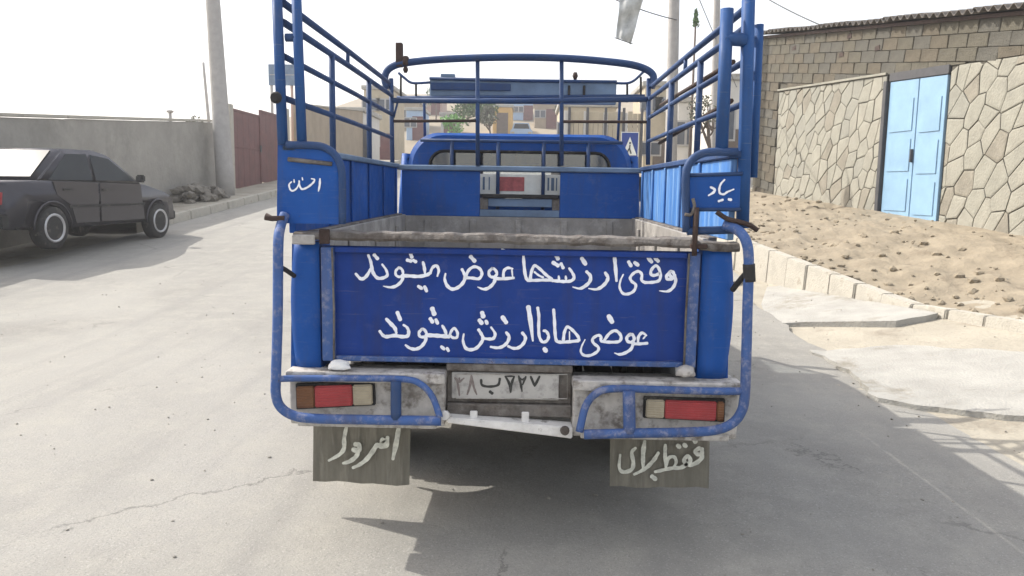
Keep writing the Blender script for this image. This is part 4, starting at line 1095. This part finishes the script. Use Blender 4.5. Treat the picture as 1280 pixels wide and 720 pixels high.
# battered capping on the tailgate: uneven strip of worn steel
def capping():
    mb = MB(); xs_ = frange(-.80, .84, .02); rr = random.Random(3); rings = []
    for x in xs_:
        z = 1.172 + .006*nz(x, 0, 6, 1) - .004*x; w = .016+.005*nz(x, 0, 9, 3)
        if x > .70: z -= .012
        if x < -.7: z -= .002; w -= .002
        y0 = -.022+.006*nz(x, 0, 8, 5)
        rings.append([mb.bm.verts.new(p) for p in ((x, y0+.006, z-w), (x, y0, z-w+.010), (x, y0+.004, z+w*.1), (x, y0+.012, z+w*.75), (x, y0+.03, z+w), (x, .075, z+w), (x, .075, z-w))])
    for a, b_ in zip(rings, rings[1:]):
        for i in range(7): mb.bm.faces.new((a[i], a[(i+1) % 7], b_[(i+1) % 7], b_[i]))
    mb.bm.faces.new(rings[0]); mb.bm.faces.new(rings[-1][::-1]); mb.build('top_capping', 'worn_metal', tg)
capping()
for x0, x1, z0, z1 in ((-.80, -.715, 1.142, 1.178), (-.70, -.66, 1.145, 1.20), (.655, .72, 1.15, 1.168)):
    MB().box(x0, x1, -.034, -.023, z0, z1, .004).build('hinge_plate', 'rust' if x0 > -.71 else 'bumper', tg)
MB().tube([(.672, -.03, 1.125), (.672, -.03, 1.30)], .010, 8).build('latch_pin', 'rust', T)
MB().tube([(-.888, -.05, 1.243), (-.865, -.05, 1.236), (-.82, -.05, 1.238)], [.014, .010, .009], 8).build('latch_bolt', 'rust', T)
lb = MB().tube(crom([(.745, -.03, 1.285), (.78, -.04, 1.262), (.82, -.045, 1.252), (.86, -.05, 1.240), (.89, -.05, 1.222)]), .009, 8).build('latch_bolt', 'rust', T)

# --- rear corner plates with lettering
def ear_left():
    pts = [PY(*q, -.01) for q in ((346,279),(347,181),(400,183),(412,187),(421,195),(427,207),(430,225),(431,280))]
    e = MB().prism(pts, (0, .012, 0)).build('corner_plate', 'blue', T)
    path = [PY(*q, -.014) for q in ((428,280),(428,230),(426,208),(419,194),(409,186),(395,182),(358,181))]
    MB().tube(crom(path, 4), .014, 8).build('rim_tube', 'blue_tube', e)
    MB().tube([PY(360,199,-.014), PY(415,205,-.014)], .008, 6).build('rib', 'worn_metal', e)
    for px, py in ((345,122),): 
        c = PY(px, py, -.04); MB().lathe([(-.02,.014),(0,.022),(.02,.014)], c, 'Y', 10).build('bolt', 'dark', e)
    return e
def ear_right():
    e = MB().prism([PY(*q, -.01) for q in ((862,219),(927,219),(925,262),(862,262))], (0, .012, 0)).build('corner_plate', 'blue', T)
    path = [PY(*q, -.014) for q in ((858,290),(857,240),(858,215),(864,201),(875,193),(890,190),(922,190))]
    MB().tube(crom(path, 4), .015, 8).build('rim_tube', 'blue_tube', e)
    MB().tube([PY(859,289,-.014), PY(922,287,-.014)], .015, 8).build('rim_tube', 'blue_tube', e)
    MB().tube([PY(862,262,-.012), PY(926,262,-.012)], .007, 6).build('rib', 'blue_tube', e)
    MB().tube([PY(862,219,-.012), PY(928,217,-.012)], .007, 6).build('rib', 'blue_tube', e)
    MB().prism([PY(*q, -.008) for q in ((858,262),(871,262),(871,290),(858,290))], (0, .01, 0)).build('tab', 'blue', e)
    MB().tube(crom([PY(*q, -.03) for q in ((856,268),(864,268),(868,258),(866,248))]), .006, 6).build('hook', 'worn_metal', e)
    return e
earL, earR = ear_left(), ear_right()

# --- cage
def post(path, r, sq=1., name='cage_post', m='blue_tube'): return MB().tube(path, r, 8, sq).build(name, m, T)
post([PY(353.5, 181, 0), PY(345, -30, 0)], .0195, 1, m='blue_post'); post([PY(377.5, 181, 0), PY(369.5, -30, 0)], .0185, 1, m='blue_post')
post([PY(928, 285, 0.01), PY(932, 150, 0.01), PY(936.5, -40, 0.01)], .024, 1.2, m='blue_post'); post([PY(902, 190, 0), PY(909, 11, 0)], .0235, 1, m='blue_post')
post([PY(941, 222, .06), PY(949, 31, .06)], .017, 1.2, m='blue_post')
post([PY(357, 47, 0), PY(371, 47, 0)], .015, 1, 'cage_rung'); post([PY(905, 48, 0), PY(932, 50, 0)], .024, 1, 'cage_rung', 'blue_post')
heights = {'A': 2.008, 'B': 1.9395, 'C': 1.820, 'D': 1.671}
YF = 2.25
def side_rail(s, z, y0, y1, r=.0125, m='blue_tube'): MB().tube([(s*.83, y0, z), (s*.831, (y0+y1)/2, z+.004), (s*.83, y1, z)], r, 8).build('side_rail', m, T)
for s in (-1, 1):
    for k, z in heights.items():
        side_rail(s, z, .02, YF-(.10 if k == 'A' else .015), .014 if k in 'AB' else .0125)
def sx(px, s): return PX(px, 100, s*.83).y
for s, lst in ((-1, ((415, 1.94), (461, 1.94))), (1, ((840, 1.94), (875, 1.94)))):
    for i, (px, zt) in enumerate(lst):
        y = sx(px, s); MB().tube([(s*.83, y, 1.50), (s*.83, y, zt)], .0165 if (s > 0 and i == 0) else .0145, 8).build('side_upright', 'blue_tube', T)
    MB().tube([(s*.83, sx(435 if s < 0 else 856, s), 1.95), (s*.83, sx(435 if s < 0 else 856, s), 2.0)], .010, 6).build('rail_spacer', 'blue_tube', T)
# second set of thin rails on the right side, outside the first
for z0, z1 in ((1.865, 1.875), (1.715, 1.64+.005),): MB().tube([(.862, .3, z0), (.862, 2.0, z1)], .010, 6).build('side_rail', 'rust', T)
for px in (490.5, 810):
    a = PY(px, 206, YF); b_ = PY(px-(1.5 if px < 600 else -1), 98, YF); post([a, b_], .0145, 1)
arch = [PY(*q, YF) for q in ((485,110),(481,101),(483,90),(491,83),(505,79),(540,75),(590,72.5),(650,71.5),(710,73),(760,77),(790,81),(806,86),(815,92),(817,99),(814,110))]
MB().tube(crom(arch, 3), .0235, 8, 1.5).build('front_hoop', 'blue_tube', T)
for px in (597, 702): post([PY(px, 207, YF), PY(px, 77, YF)], .0135, 1, 'front_upright')
post([PY(491, 125.5, YF), PY(650, 126.5, YF), PY(810, 124, YF)], .0175, 1, 'front_cross_bar')
post([PY(491, 151.5, YF), PY(597, 151, YF)], .0095, 1, 'front_thin_bar', 'rust'); post([PY(702, 152, YF), PY(810, 152.5, YF)], .0095, 1, 'front_thin_bar', 'rust')
MB().tube([PY(497, 128, YF), PY(492, 147, YF)], .007, 6).build('gusset', 'blue_tube', T)
sb = MB().box(*sorted((PY(495, 0, YF).x, PY(503.5, 0, YF).x)), YF-.03, YF+.02, PY(500, 84, YF).z, PY(500, 54, YF).z, .004).build('hoop_stub', 'rust', T)
MB().lathe([(-.03,.012),(-.02,.022),(.02,.022),(.03,.012)], PY(507, 76, YF-.02), 'Z', 10).build('stub_bolt', 'rust', sb)
MB().lathe([(-.02,.010),(0,.018),(.02,.010)], PY(507, 87, YF-.02), 'Z', 10).build('stub_bolt', 'rust', sb)
# --- roof rack board above the cab
YR = 2.72
a, b_ = PY(537, 98, YR), PY(770, 131, YR)
rk = MB().box(a.x, b_.x, YR, YR+.03, b_.z, a.z, .006).build('rack_board', 'blue_grey', T)
MB().tube([(a.x, YR-.006, a.z), ((a.x+b_.x)/2, YR-.006, a.z-.008), (b_.x, YR-.006, a.z-.008)], .011, 6).build('board_edge', 'blue_tube', rk)
MB().box(PY(537,0,YR).x+.01, PY(640,0,YR).x, YR-.014, YR-.002, PY(590,113,YR).z, PY(590,104,YR).z, .003).build('folded_flap', 'blue_tube', rk)
for px in (714, 733): MB().box(PY(px-1.5,0,YR).x, PY(px+1.5,0,YR).x, YR-.012, YR-.002, PY(px,119,YR).z, PY(px,107,YR).z, .002).build('strap', 'dark', rk)
c = PY(719, 95, YR+.01); MB().lathe([(-.03,.008),(0,.02),(.025,.012)], c, 'Z', 10).build('lamp_knob', 'rust', rk)
MB().box(PY(551,0,YR).x, PY(569,0,YR).x, YR, YR+.05, PY(560,97,YR).z, PY(560,92,YR).z, .004).build('rack_tray', 'blue_grey', rk)
MB().tube(crom([PY(*q, YR) for q in ((498,91),(505,97),(513,103),(522,104),(538,103))], 4), .009, 6).build('rack_tube', 'blue_tube', T)
MB().tube(crom([PY(*q, YR) for q in ((770,104),(784,104),(792,101),(799,95),(806,88))], 4), .009, 6).build('rack_tube', 'blue_tube', T)
for px, t_ in ((501, 94), (520, 105), (784, 105), (801, 96)): MB().tube([PY(px, t_, YR), PY(px, 128, YR)], .008, 6).build('rack_upright', 'dark', T)
rt = MB().tube([PY(496, 122, YR), PY(806, 120, YR)], .012, 6).build('rack_rail', 'blue_tube', T)
for px in (530, 775):
    p = PY(px, 122, YR); MB().tube([p, (p.x, YR+.05, 1.70)], .010, 6).build('rack_leg', 'blue_tube', T)

# --- rear bumper, beams, plate
YB = -.055
def bumper_block(q, side):
    """hollow pressed steel box: frame round a recessed face"""
    x0, x1 = q; z0, z1 = (.462, .668) if side < 0 else (.438, .655)
    b_ = MB().box(x0, x1, YB+.02, .10, z0, z1, .008, 2).build('bumper', 'bumper', T)
    MB().box(x0-.004, x1+.004, YB-.012, .02, z1-.034, z1+.006, .006, 2).build('upper_flange', 'bumper', b_)
    MB().box(x0+.03, x1-.03, YB+.012, .02, z0-.006, z0+.018, .005, 2).build('lower_flange', 'bumper', b_)
    return b_
bl = bumper_block((-.82, -.235), -1); brt = bumper_block((.245, .86), 1)
def lamp(corners, fr, cols, b_):
    (xa, za), (xb, zb), (xc, zc), (xd, zd) = [(PY(*c_, YB).x, PY(*c_, YB).z) for c_ in corners]   # tl, tr, br, bl
    def L_(t, u): 
        tx, tz = xa+(xb-xa)*t, za+(zb-za)*t; bx, bz = xd+(xc-xd)*t, zd+(zc-zd)*t
        return (tx+(bx-tx)*u, tz+(bz-tz)*u)
    def quad(t0, t1, u0, u1, y0, y1, name, m, par, bev=.002):
        P_ = [L_(t0,u1), L_(t1,u1), L_(t1,u0), L_(t0,u0)]
        return MB().hexa([(x, y1, z) for x, z in P_], [(x, y0, z) for x, z in P_], bev).build(name, m, par)
    h = quad(-.018, 1.018, -.07, 1.07, YB+.0, YB+.019, 'tail_light', 'rubber', T)
    for (t0, t1), cc in zip(fr, cols):
        ls = quad(t0+.004, t1-.004, 0.02, .98, YB-.016, YB+.001, 'lens', cc, h, .004)
        for k in range(7): quad(t0+.014, t1-.014, .08+k*.125, .13+k*.125, YB-.019, YB-.0155, 'lens_rib', cc, h, .0008)
    return h
lamp(((371,482),(466,479),(467,505),(372,510)), ((0,.24),(.24,.74),(.74,1)), ('glass_amber', 'glass_red', 'glass_clear'), bl)
lamp(((807,498),(905,501),(904,526),(806,521)), ((0,.24),(.24,.90),(.90,1)), ('glass_clear', 'glass_red', 'glass_amber'), brt)
MB().box(-.232, .243, .02, .09, .545, .69, .004).build('plate_recess', 'worn_metal', T)
MB().box(-.232, .243, -.005, .02, .672, .700, .004).build('recess_lip', 'worn_metal', T)
MB().box(-.232, .243, .0, .06, .498, .545, .004).build('recess_shelf', 'worn_metal', T)
zq = lambda py: PY(640, py, 0.005).z
pl = MB().box(PY(567,0,.005).x, PY(710,0,.005).x, .005, .012, zq(499.5), zq(466.5), .003).build('number_plate', 'plate', T)
MB().hexa([(-.225, YB, .497-.012), (.245, YB, .452-.018), (.245, .02, .452-.018), (-.225, .02, .497-.012)], [(-.225, YB, .506), (.245, YB, .478), (.245, .02, .478), (-.225, .02, .506)], .004).build('step_beam', 'beam', T)
for px in (597, 666): 
    a = PY(px, 0, -.02).x; MB().box(a-.014, a+.014, -.03, -.018, .497 if px < 600 else .482, .525, .003).build('beam_tab', 'beam', T)
MB().lathe([(-.012,.016),(0,.018),(.004,.010)], PY(706, 538, YB-.012), 'Y', 12).build('beam_bolt', 'worn_metal', T)
MB().lathe([(-.012,.016),(0,.020),(.004,.012)], PY(556, 519, YB-.012), 'Y', 12).build('beam_bolt', 'beam', T)
# --- blue tube guards wrapping round the bumper corners
YG = -.10
def guard(pts, r=.0165, name='guard_tube', m='blue_worn'):
    return MB().tube(crom([PY(x, y, YG+(q[0] if q else 0)) for x, y, *q in pts], 5), r, 10).build(name, m, T)
gl = guard(((356,268,.08),(351,282,.05),(348,300),(347.5,340),(347,400),(345,470),(345,494),(351,509),(366,519),(390,523),(450,524.5),(510,525.5),(551,526)), .0185)
guard(((345,474),(370,473,.02),(440,473,.02),(505,474,.02),(527,481,.02),(541,497,.02),(550,522)), .0125)
guard(((495,476,.01),(495,524)), .020, 'guard_brace', 'blue_tube')
guard(((349,333),(358,338,.05),(368,345,.09)), .009, 'guard_brace', 'dark')
gr_ = guard(((905,281,.08),(921,287,.05),(932,300),(936,325),(934.5,380),(933,440),(931,495),(926,516),(914,530),(892,538),(850,540.5),(790,541.5),(730,543)), .0185)
guard(((931,489),(890,489,.02),(820,487,.02),(765,486,.02),(745,492,.02),(732,508,.02),(724,540)), .0145)
guard(((786,488,.01),(787,541)), .023, 'guard_brace', 'blue_worn')
guard(((936,338),(927,348,.03),(916,362,.09)), .011, 'guard_brace', 'dark')
guard(((936,330),(937,352)), .022, 'guard_clamp', 'dark')
# rags stuffed beside the bumper
def rag(px, py, w, h, seed):
    c = PY(px, py, YB+.02); rr = random.Random(seed); mb = MB(); st = bmesh.ops.create_icosphere(mb.bm, subdivisions=3, radius=1)
    for v in st['verts']:
        n_ = 1+.25*noise.noise(v.co*2+Vector((seed,0,0)))
        v.co = Vector((c.x+v.co.x*w*n_, c.y+v.co.y*.03, c.z+max(-.35, v.co.z)*h*n_))
    return mb.build('rag', 'rag', None, True)
r1 = rag(424, 458, .042, .024, 2); anchor(r1, PY(424, 462, YB+.02)); tag(r1, 'crumpled white rag on the left end of the rear bumper', 'rag')
r2 = rag(857, 466, .036, .028, 6); r2.data.materials[0] = M['bumper']; anchor(r2, PY(857, 472, YB+.02)); tag(r2, 'grey rag wedged on the right half of the rear bumper', 'rag')

# --- mud flaps
YFL = .22
def flap(q, seed):
    rr = random.Random(seed); tl, tr_, br_, bl_ = [PY(*c_, YFL) for c_ in q]; n, k = 8, 8; mb = MB(); V = []
    for off in (0, .009):
        vs = []
        for j in range(n+1):
            row = []
            for i in range(k+1):
                p = tl.lerp(tr_, i/k).lerp(bl_.lerp(br_, i/k), j/n); p.y += off+.016*math.sin(i/k*PI*1.3+seed)*(j/n); p.z += (j/n)**3*.003*math.sin(i*2.1+seed*3); row.append(mb.bm.verts.new(p))
            vs.append(row)
        V.append(vs)
        for j in range(n):
            for i in range(k): mb.bm.faces.new((vs[j][i], vs[j][i+1], vs[j+1][i+1], vs[j+1][i]))
    A, B = V
    ring = [(0,i) for i in range(k+1)]+[(j,k) for j in range(1,n+1)]+[(n,i) for i in range(k-1,-1,-1)]+[(j,0) for j in range(n-1,0,-1)]
    for a, b_ in zip(ring, ring[1:]+ring[:1]): mb.bm.faces.new((A[a[0]][a[1]], A[b_[0]][b_[1]], B[b_[0]][b_[1]], B[a[0]][a[1]]))
    return mb.build('mud_flap', 'flap', T)
fl = flap(((392,500),(514,500),(512,605),(390,603)), 1); fr = flap(((763,512),(888,512),(887,612),(762,606)), 4)
for s in (-1, 1): MB().box(s*.63-.22, s*.63+.22, .20, .26, .50, .54, .004).build('flap_bracket', 'dark', T)

# --- brush lettering, stroke by stroke
def strokes(name, owner, m, region, scale, Y, data, lift=.0014, wk=.88):
    if m == 'flap_letter': wk = 1.05
    """each stroke: centre line points and brush width, in a magnified view of the lettering"""
    x0, y0 = region; mb = MB()
    for si, st in enumerate(data):
        pts, w = st[0], st[1]; taper = st[2] if len(st) > 2 else (.75, .6)
        P_ = crom([(x, y, 0) for x, y in pts], 5); 
        if len(P_) < 2: continue
        n = len(P_); L_, R_ = [], []
        y = Y - lift - si*.00012
        def to(v): return PY(x0+v.x/scale, y0+v.y/scale, y)
        for i, p in enumerate(P_):
            t = (P_[min(n-1, i+1)]-P_[max(0, i-1)]); t = t.normalized() if t.length > 0 else Vector((1,0,0))
            nr = Vector((-t.y, t.x, 0)); u = i/(n-1)
            k = taper[0]+(1-taper[0])*min(1, u*4) if u < .25 else (taper[1]+(1-taper[1])*min(1, (1-u)*3))
            k *= 1+.10*math.sin(i*1.3+si)
            L_.append(p+nr*w*.5*k*wk); R_.append(p-nr*w*.5*k*wk)
        VL = [mb.bm.verts.new(to(v)) for v in L_]; VR = [mb.bm.verts.new(to(v)) for v in R_]
        for i in range(n-1): mb.bm.faces.new((VL[i], VL[i+1], VR[i+1], VR[i]))
        for end, A, B, sg in ((P_[0], VL[0], VR[0], -1), (P_[-1], VL[-1], VR[-1], 1)):   # rounded brush ends
            a = L_[0] if sg < 0 else L_[-1]; t = (P_[1]-P_[0]) if sg < 0 else (P_[-1]-P_[-2]); t = t.normalized()*sg
            r_ = (a-end).length; nr = (a-end).normalized()
            caps = [mb.bm.verts.new(to(end+nr*r_*math.cos(q)+t*r_*.8*math.sin(q))) for q in (PI*.2, PI*.4, PI*.6, PI*.8)]
            mb.bm.faces.new([A]+caps+[B])
    for f in mb.bm.faces:
        f.normal_update()
        if f.normal.y > 0: f.normal_flip()
    me = bpy.data.meshes.new(name); mb.bm.to_mesh(me); mb.bm.free(); me.materials.append(M[m])
    o = bpy.data.objects.new(name, me); C.objects.link(o); o.parent = owner
    if owner is not T: pass
    return o
SC = 10.283
W1 = [([(150,330),(200,385),(235,398),(285,365),(335,285),(352,240)],48),([(312,92),(342,170),(357,250),(378,325),(430,385),(500,385),(556,350),(540,280),(490,210)],48),([(388,88),(432,138)],50,(1,1)),
 ([(705,250),(664,298),(672,352),(720,370),(758,335),(745,275),(705,250)],38,(1,1)),([(762,350),(742,420),(680,482),(600,505),(505,490)],46,(1,.3)),([(755,355),(860,360),(960,365),(1060,348),(1112,318)],50,(1,1)),
 ([(1015,180),(1032,250),(1042,335)],46),([(852,62),(872,118)],52,(.7,1)),([(812,155),(862,168)],50,(1,1)),([(890,158),(925,178)],48,(1,1)),([(955,492),(1000,520)],50,(1,1)),([(1035,495),(1062,555)],50,(1,1)),
 ([(1108,322),(1138,252),(1188,228),(1218,285),(1200,362)],44)]
W2 = [([(122,380),(112,450),(140,530),(200,578),(270,565),(338,510),(372,440),(362,380),(333,325)],50,(.5,.8)),([(375,440),(418,340),(490,292),(562,318),(590,385),(552,445),(470,438),(385,432)],44,(1,1)),([(445,162),(497,220)],56,(1,1)),
 ([(722,312),(680,358),(692,412),(740,425),(782,388),(762,332),(722,312)],42,(1,1)),([(765,430),(742,500),(680,562),(610,580),(535,552)],48,(1,.3)),([(748,442),(860,447),(1000,435)],46,(1,.9)),
 ([(865,440),(872,350),(920,308),(985,318)],44),([(975,330),(985,425)],26),([(845,68),(930,95)],30),([(1122,118),(1130,250),(1147,395),(1175,458),(1240,465)],46,(.8,1))]
W3 = [([(200,468),(300,467),(420,463),(520,467)],44,(1,1)),([(235,440),(252,350),(290,278),(360,322),(430,390),(510,452)],44,(1,1)),
 ([(290,360),(340,400),(400,430)],30,(1,1)),([(520,470),(600,477),(680,482),(762,472),(798,430),(777,372),(735,312)],46,(1,.8)),([(600,412),(606,470)],34),([(690,412),(697,470)],34),([(570,140),(590,192)],62,(1,1)),([(528,238),(592,278)],56,(1,1)),([(630,252),(658,308)],46,(1,1)),
 ([(958,355),(1007,410),(1000,480),(940,540),(870,572),(780,552)],50,(.9,.3)),([(897,185),(945,258)],62,(1,1)),([(1198,368),(1232,430),(1210,492),(1150,552),(1080,583),(985,572)],50,(.9,.35))]
W4 = [([(290,178),(302,300),(315,475)],52,(1,.7)),([(402,392),(366,470),(356,560),(398,635),(470,640),(540,600),(562,525),(510,480),(492,430),(540,372),(600,352),(640,392),(638,465),(680,495)],42,(.5,1)),
 ([(680,495),(780,492),(862,468),(880,390),(852,302),(810,282),(760,340),(762,395),(810,402),(862,380)],44,(1,1)),([(470,228),(502,282)],52,(1,1)),([(548,238),(592,272)],56,(1,1)),([(722,178),(768,232)],56,(1,1)),([(812,180),(852,222)],54,(1,1)),
 ([(1012,352),(962,405),(965,448),(1020,450),(1058,418),(1042,362),(1012,352)],46,(1,1)),([(1000,400),(1015,420)],50,(1,1)),([(1062,400),(1075,480),(1040,560),(970,608),(865,602)],46,(1,.25))]
W5 = [([(235,192),(290,250),(345,310),(365,375)],56),([(150,348),(190,400),(240,420),(340,405),(440,420),(510,408),(522,350),(500,300),(455,268)],52),([(377,108),(415,202)],58,(.9,.9)),
 ([(692,322),(656,368),(670,418),(730,420),(752,380),(724,330),(692,322)],42,(1,1)),([(747,410),(735,480),(680,550),(610,580),(540,568),(482,528)],48,(1,.7)),([(755,400),(850,405),(950,412),(1042,420)],58,(1,1)),([(955,278),(990,340),(1012,412)],46),
 ([(1045,420),(1070,350),(1110,312),(1150,370),(1140,430),(1090,432),(1055,405)],40,(1,1)),([(825,58),(852,130)],66,(1,1)),([(800,188),(830,232)],56,(1,1)),([(872,200),(895,250)],50,(1,1)),([(942,548),(980,580)],48,(1,1)),([(1015,568),(1035,602)],46,(1,1))]
W6 = [([(100,385),(90,470),(120,560),(180,588),(260,568),(322,500),(347,440),(322,380),(290,330)],48,(.5,.9)),([(335,440),(430,450),(482,440),(502,380),(450,298)],46),([(335,110),(350,162)],66,(.9,1)),([(300,208),(332,248)],62,(1,1)),([(385,218),(400,252)],52,(1,1)),
 ([(645,365),(682,420),(660,492),(600,545),(530,563),(445,550)],48,(.9,.7)),([(597,168),(645,238)],64,(1,1)),([(852,370),(892,430),(870,502),(810,558),(740,570),(670,543)],48,(.9,.7)),([(930,38),(955,200),(988,475)],66,(1,.35)),
 ([(1050,48),(1065,160),(1062,300),(1072,420),(1112,487),(1170,470),(1190,410),(1160,352),(1125,343)],44,(1,.9)),([(1135,575),(1158,605)],66,(1,1))]
W7 = [([(20,68),(30,200),(36,330),(50,440),(90,468),(200,465),(322,452)],44,(.9,1)),([(140,440),(152,350),(188,282),(250,320),(320,400),(332,448)],42,(1,1)),([(215,340),(216,445)],20),
 ([(407,438),(366,520),(356,590),(400,633),(480,630),(560,582),(570,532),(512,482),(500,430),(560,387),(602,400),(602,450),(640,465)],40,(.4,1)),([(640,465),(740,470),(830,458),(850,400),(810,342),(760,330),(700,370),(645,445)],42,(1,1)),([(698,148),(740,222)],70,(1,1)),
 ([(962,372),(922,410),(930,458),(980,470),(1012,430),(992,380),(962,372)],44,(1,1)),([(1002,470),(975,550),(900,602),(830,620),(770,603)],44,(1,.3)),([(1000,490),(1080,490),(1172,483)],42,(1,.9)),([(1058,475),(1065,402),(1110,355),(1162,388)],42),([(1150,395),(1120,430)],24)]
tz = .0118
def wall_of(data, region, sc=SC): strokes('lettering', tg, 'white_letter', region, sc, tz, data)
for dat, reg, sc in ((W1,(430,310),SC),(W2,(545,305),SC),(W3,(640,305),SC),(W4,(740,305),SC),(W5,(460,380),SC),(W6,(570,380),SC),(W7,(690,380),9.846)): wall_of(dat, reg, sc)
strokes('lettering', earL, 'white_letter', (350,210), 18., -.0115, [([(260,310),(205,372),(225,470),(272,513),(350,482),(405,405),(432,300)],46),([(430,290),(442,400),(490,472),(570,458),(670,398),(760,312),(770,255),(705,240)],52),([(500,215),(510,275)],36),([(315,262),(322,330)],40),([(900,240),(893,380),(865,522)],54)])
strokes('lettering', earR, 'white_letter', (870,215), 14.4, -.0115, [([(262,272),(330,310),(320,362),(225,422)],54),([(515,138),(450,210),(420,300),(430,380),(500,400),(560,362),(610,340),(682,310)],44),([(408,525),(482,500)],46,(1,1)),([(590,492),(632,500)],56,(1,1))])
strokes('lettering', fl, 'flap_letter', (400,530), 9., YFL-.016, [([(885,45),(860,200),(820,395)],54),([(760,150),(752,240),(690,252),(640,240),(590,312),(520,400),(440,460),(370,492)],50),([(700,185),(735,200),(690,235)],62,(1,1)),([(395,228),(440,240),(432,300),(372,288)],50,(1,1)),([(440,300),(400,372),(330,422),(258,442)],46),([(300,20),(272,160),(270,270),(220,342),(98,412)],44)])
strokes('lettering', fr, 'flap_letter', (765,540), 9., YFL-.016, [([(985,180),(940,212),(958,250),(1010,240),(1012,190)],42,(1,1)),([(1010,200),(1012,282),(960,340),(880,372),(822,362)],46),([(908,68),(940,112)],46,(1,1)),([(835,370),(810,312),(858,272),(882,330),(832,372),(770,402),(690,405),(600,422),(485,448)],42,(1,.8)),([(738,150),(762,172)],46,(1,1)),([(810,140),(832,162)],46,(1,1)),
  ([(600,145),(598,250),(605,405)],40),([(608,385),(640,292),(700,282),(722,340),(690,402)],36),([(522,235),(480,302),(410,382),(340,432),(248,478)],42),([(448,498),(490,530)],46,(1,1)),([(368,105),(350,240),(350,402)],48),([(265,180),(222,232),(240,342),(220,422),(130,450),(82,402),(92,255)],42)])
strokes('plate_digits', pl, 'plate_ink_faded', (555,455), 9.481, .0048, [([(130,165),(175,212),(237,168)],30),([(150,175),(172,280),(182,372)],30),([(182,165),(180,200)],26),([(325,138),(312,240),(275,362)],34),([(330,150),(352,270),(388,362)],30)], .0006)
strokes('plate_digits', pl, 'plate_ink', (555,455), 9.481, .0048, [([(440,188),(452,250),(540,268),(640,248),(662,175)],34,(1,1)),([(545,328),(572,348)],40,(1,1)),([(728,148),(772,230),(790,335)],34),([(832,148),(802,230),(790,335)],34),([(735,145),(830,145)],24),([(885,142),(908,230),(925,325)],34),([(890,160),(930,185),(972,150)],26),([(970,150),(932,245)],30),([(1028,150),(1075,262)],36),([(1132,148),(1075,262)],36)], .0006)
MB().tube([PY(570,467.5,.003), PY(709,468,.003), PY(709,498.5,.003), PY(570,498,.003)], .0022, 4, closed=True).build('plate_rim', 'bumper', pl)

# ------------------------------------------------------------------ dusty air
hz = MB().box(-420, 420, -70, 420, -2.5, 46).build('haze', 'white_wall'); stuff(hz)
hm = bpy.data.materials.new('dusty_air'); hm.use_nodes = True; hn = hm.node_tree.nodes; hl = hm.node_tree.links
hn.remove(hn['Principled BSDF']); pv = hn.new('ShaderNodeVolumePrincipled'); pv.inputs['Color'].default_value = (.95, .96, .98, 1); pv.inputs['Density'].default_value = .0024; pv.inputs['Anisotropy'].default_value = .3
hl.new(pv.outputs[0], hn['Material Output'].inputs['Volume']); hz.data.materials[0] = hm
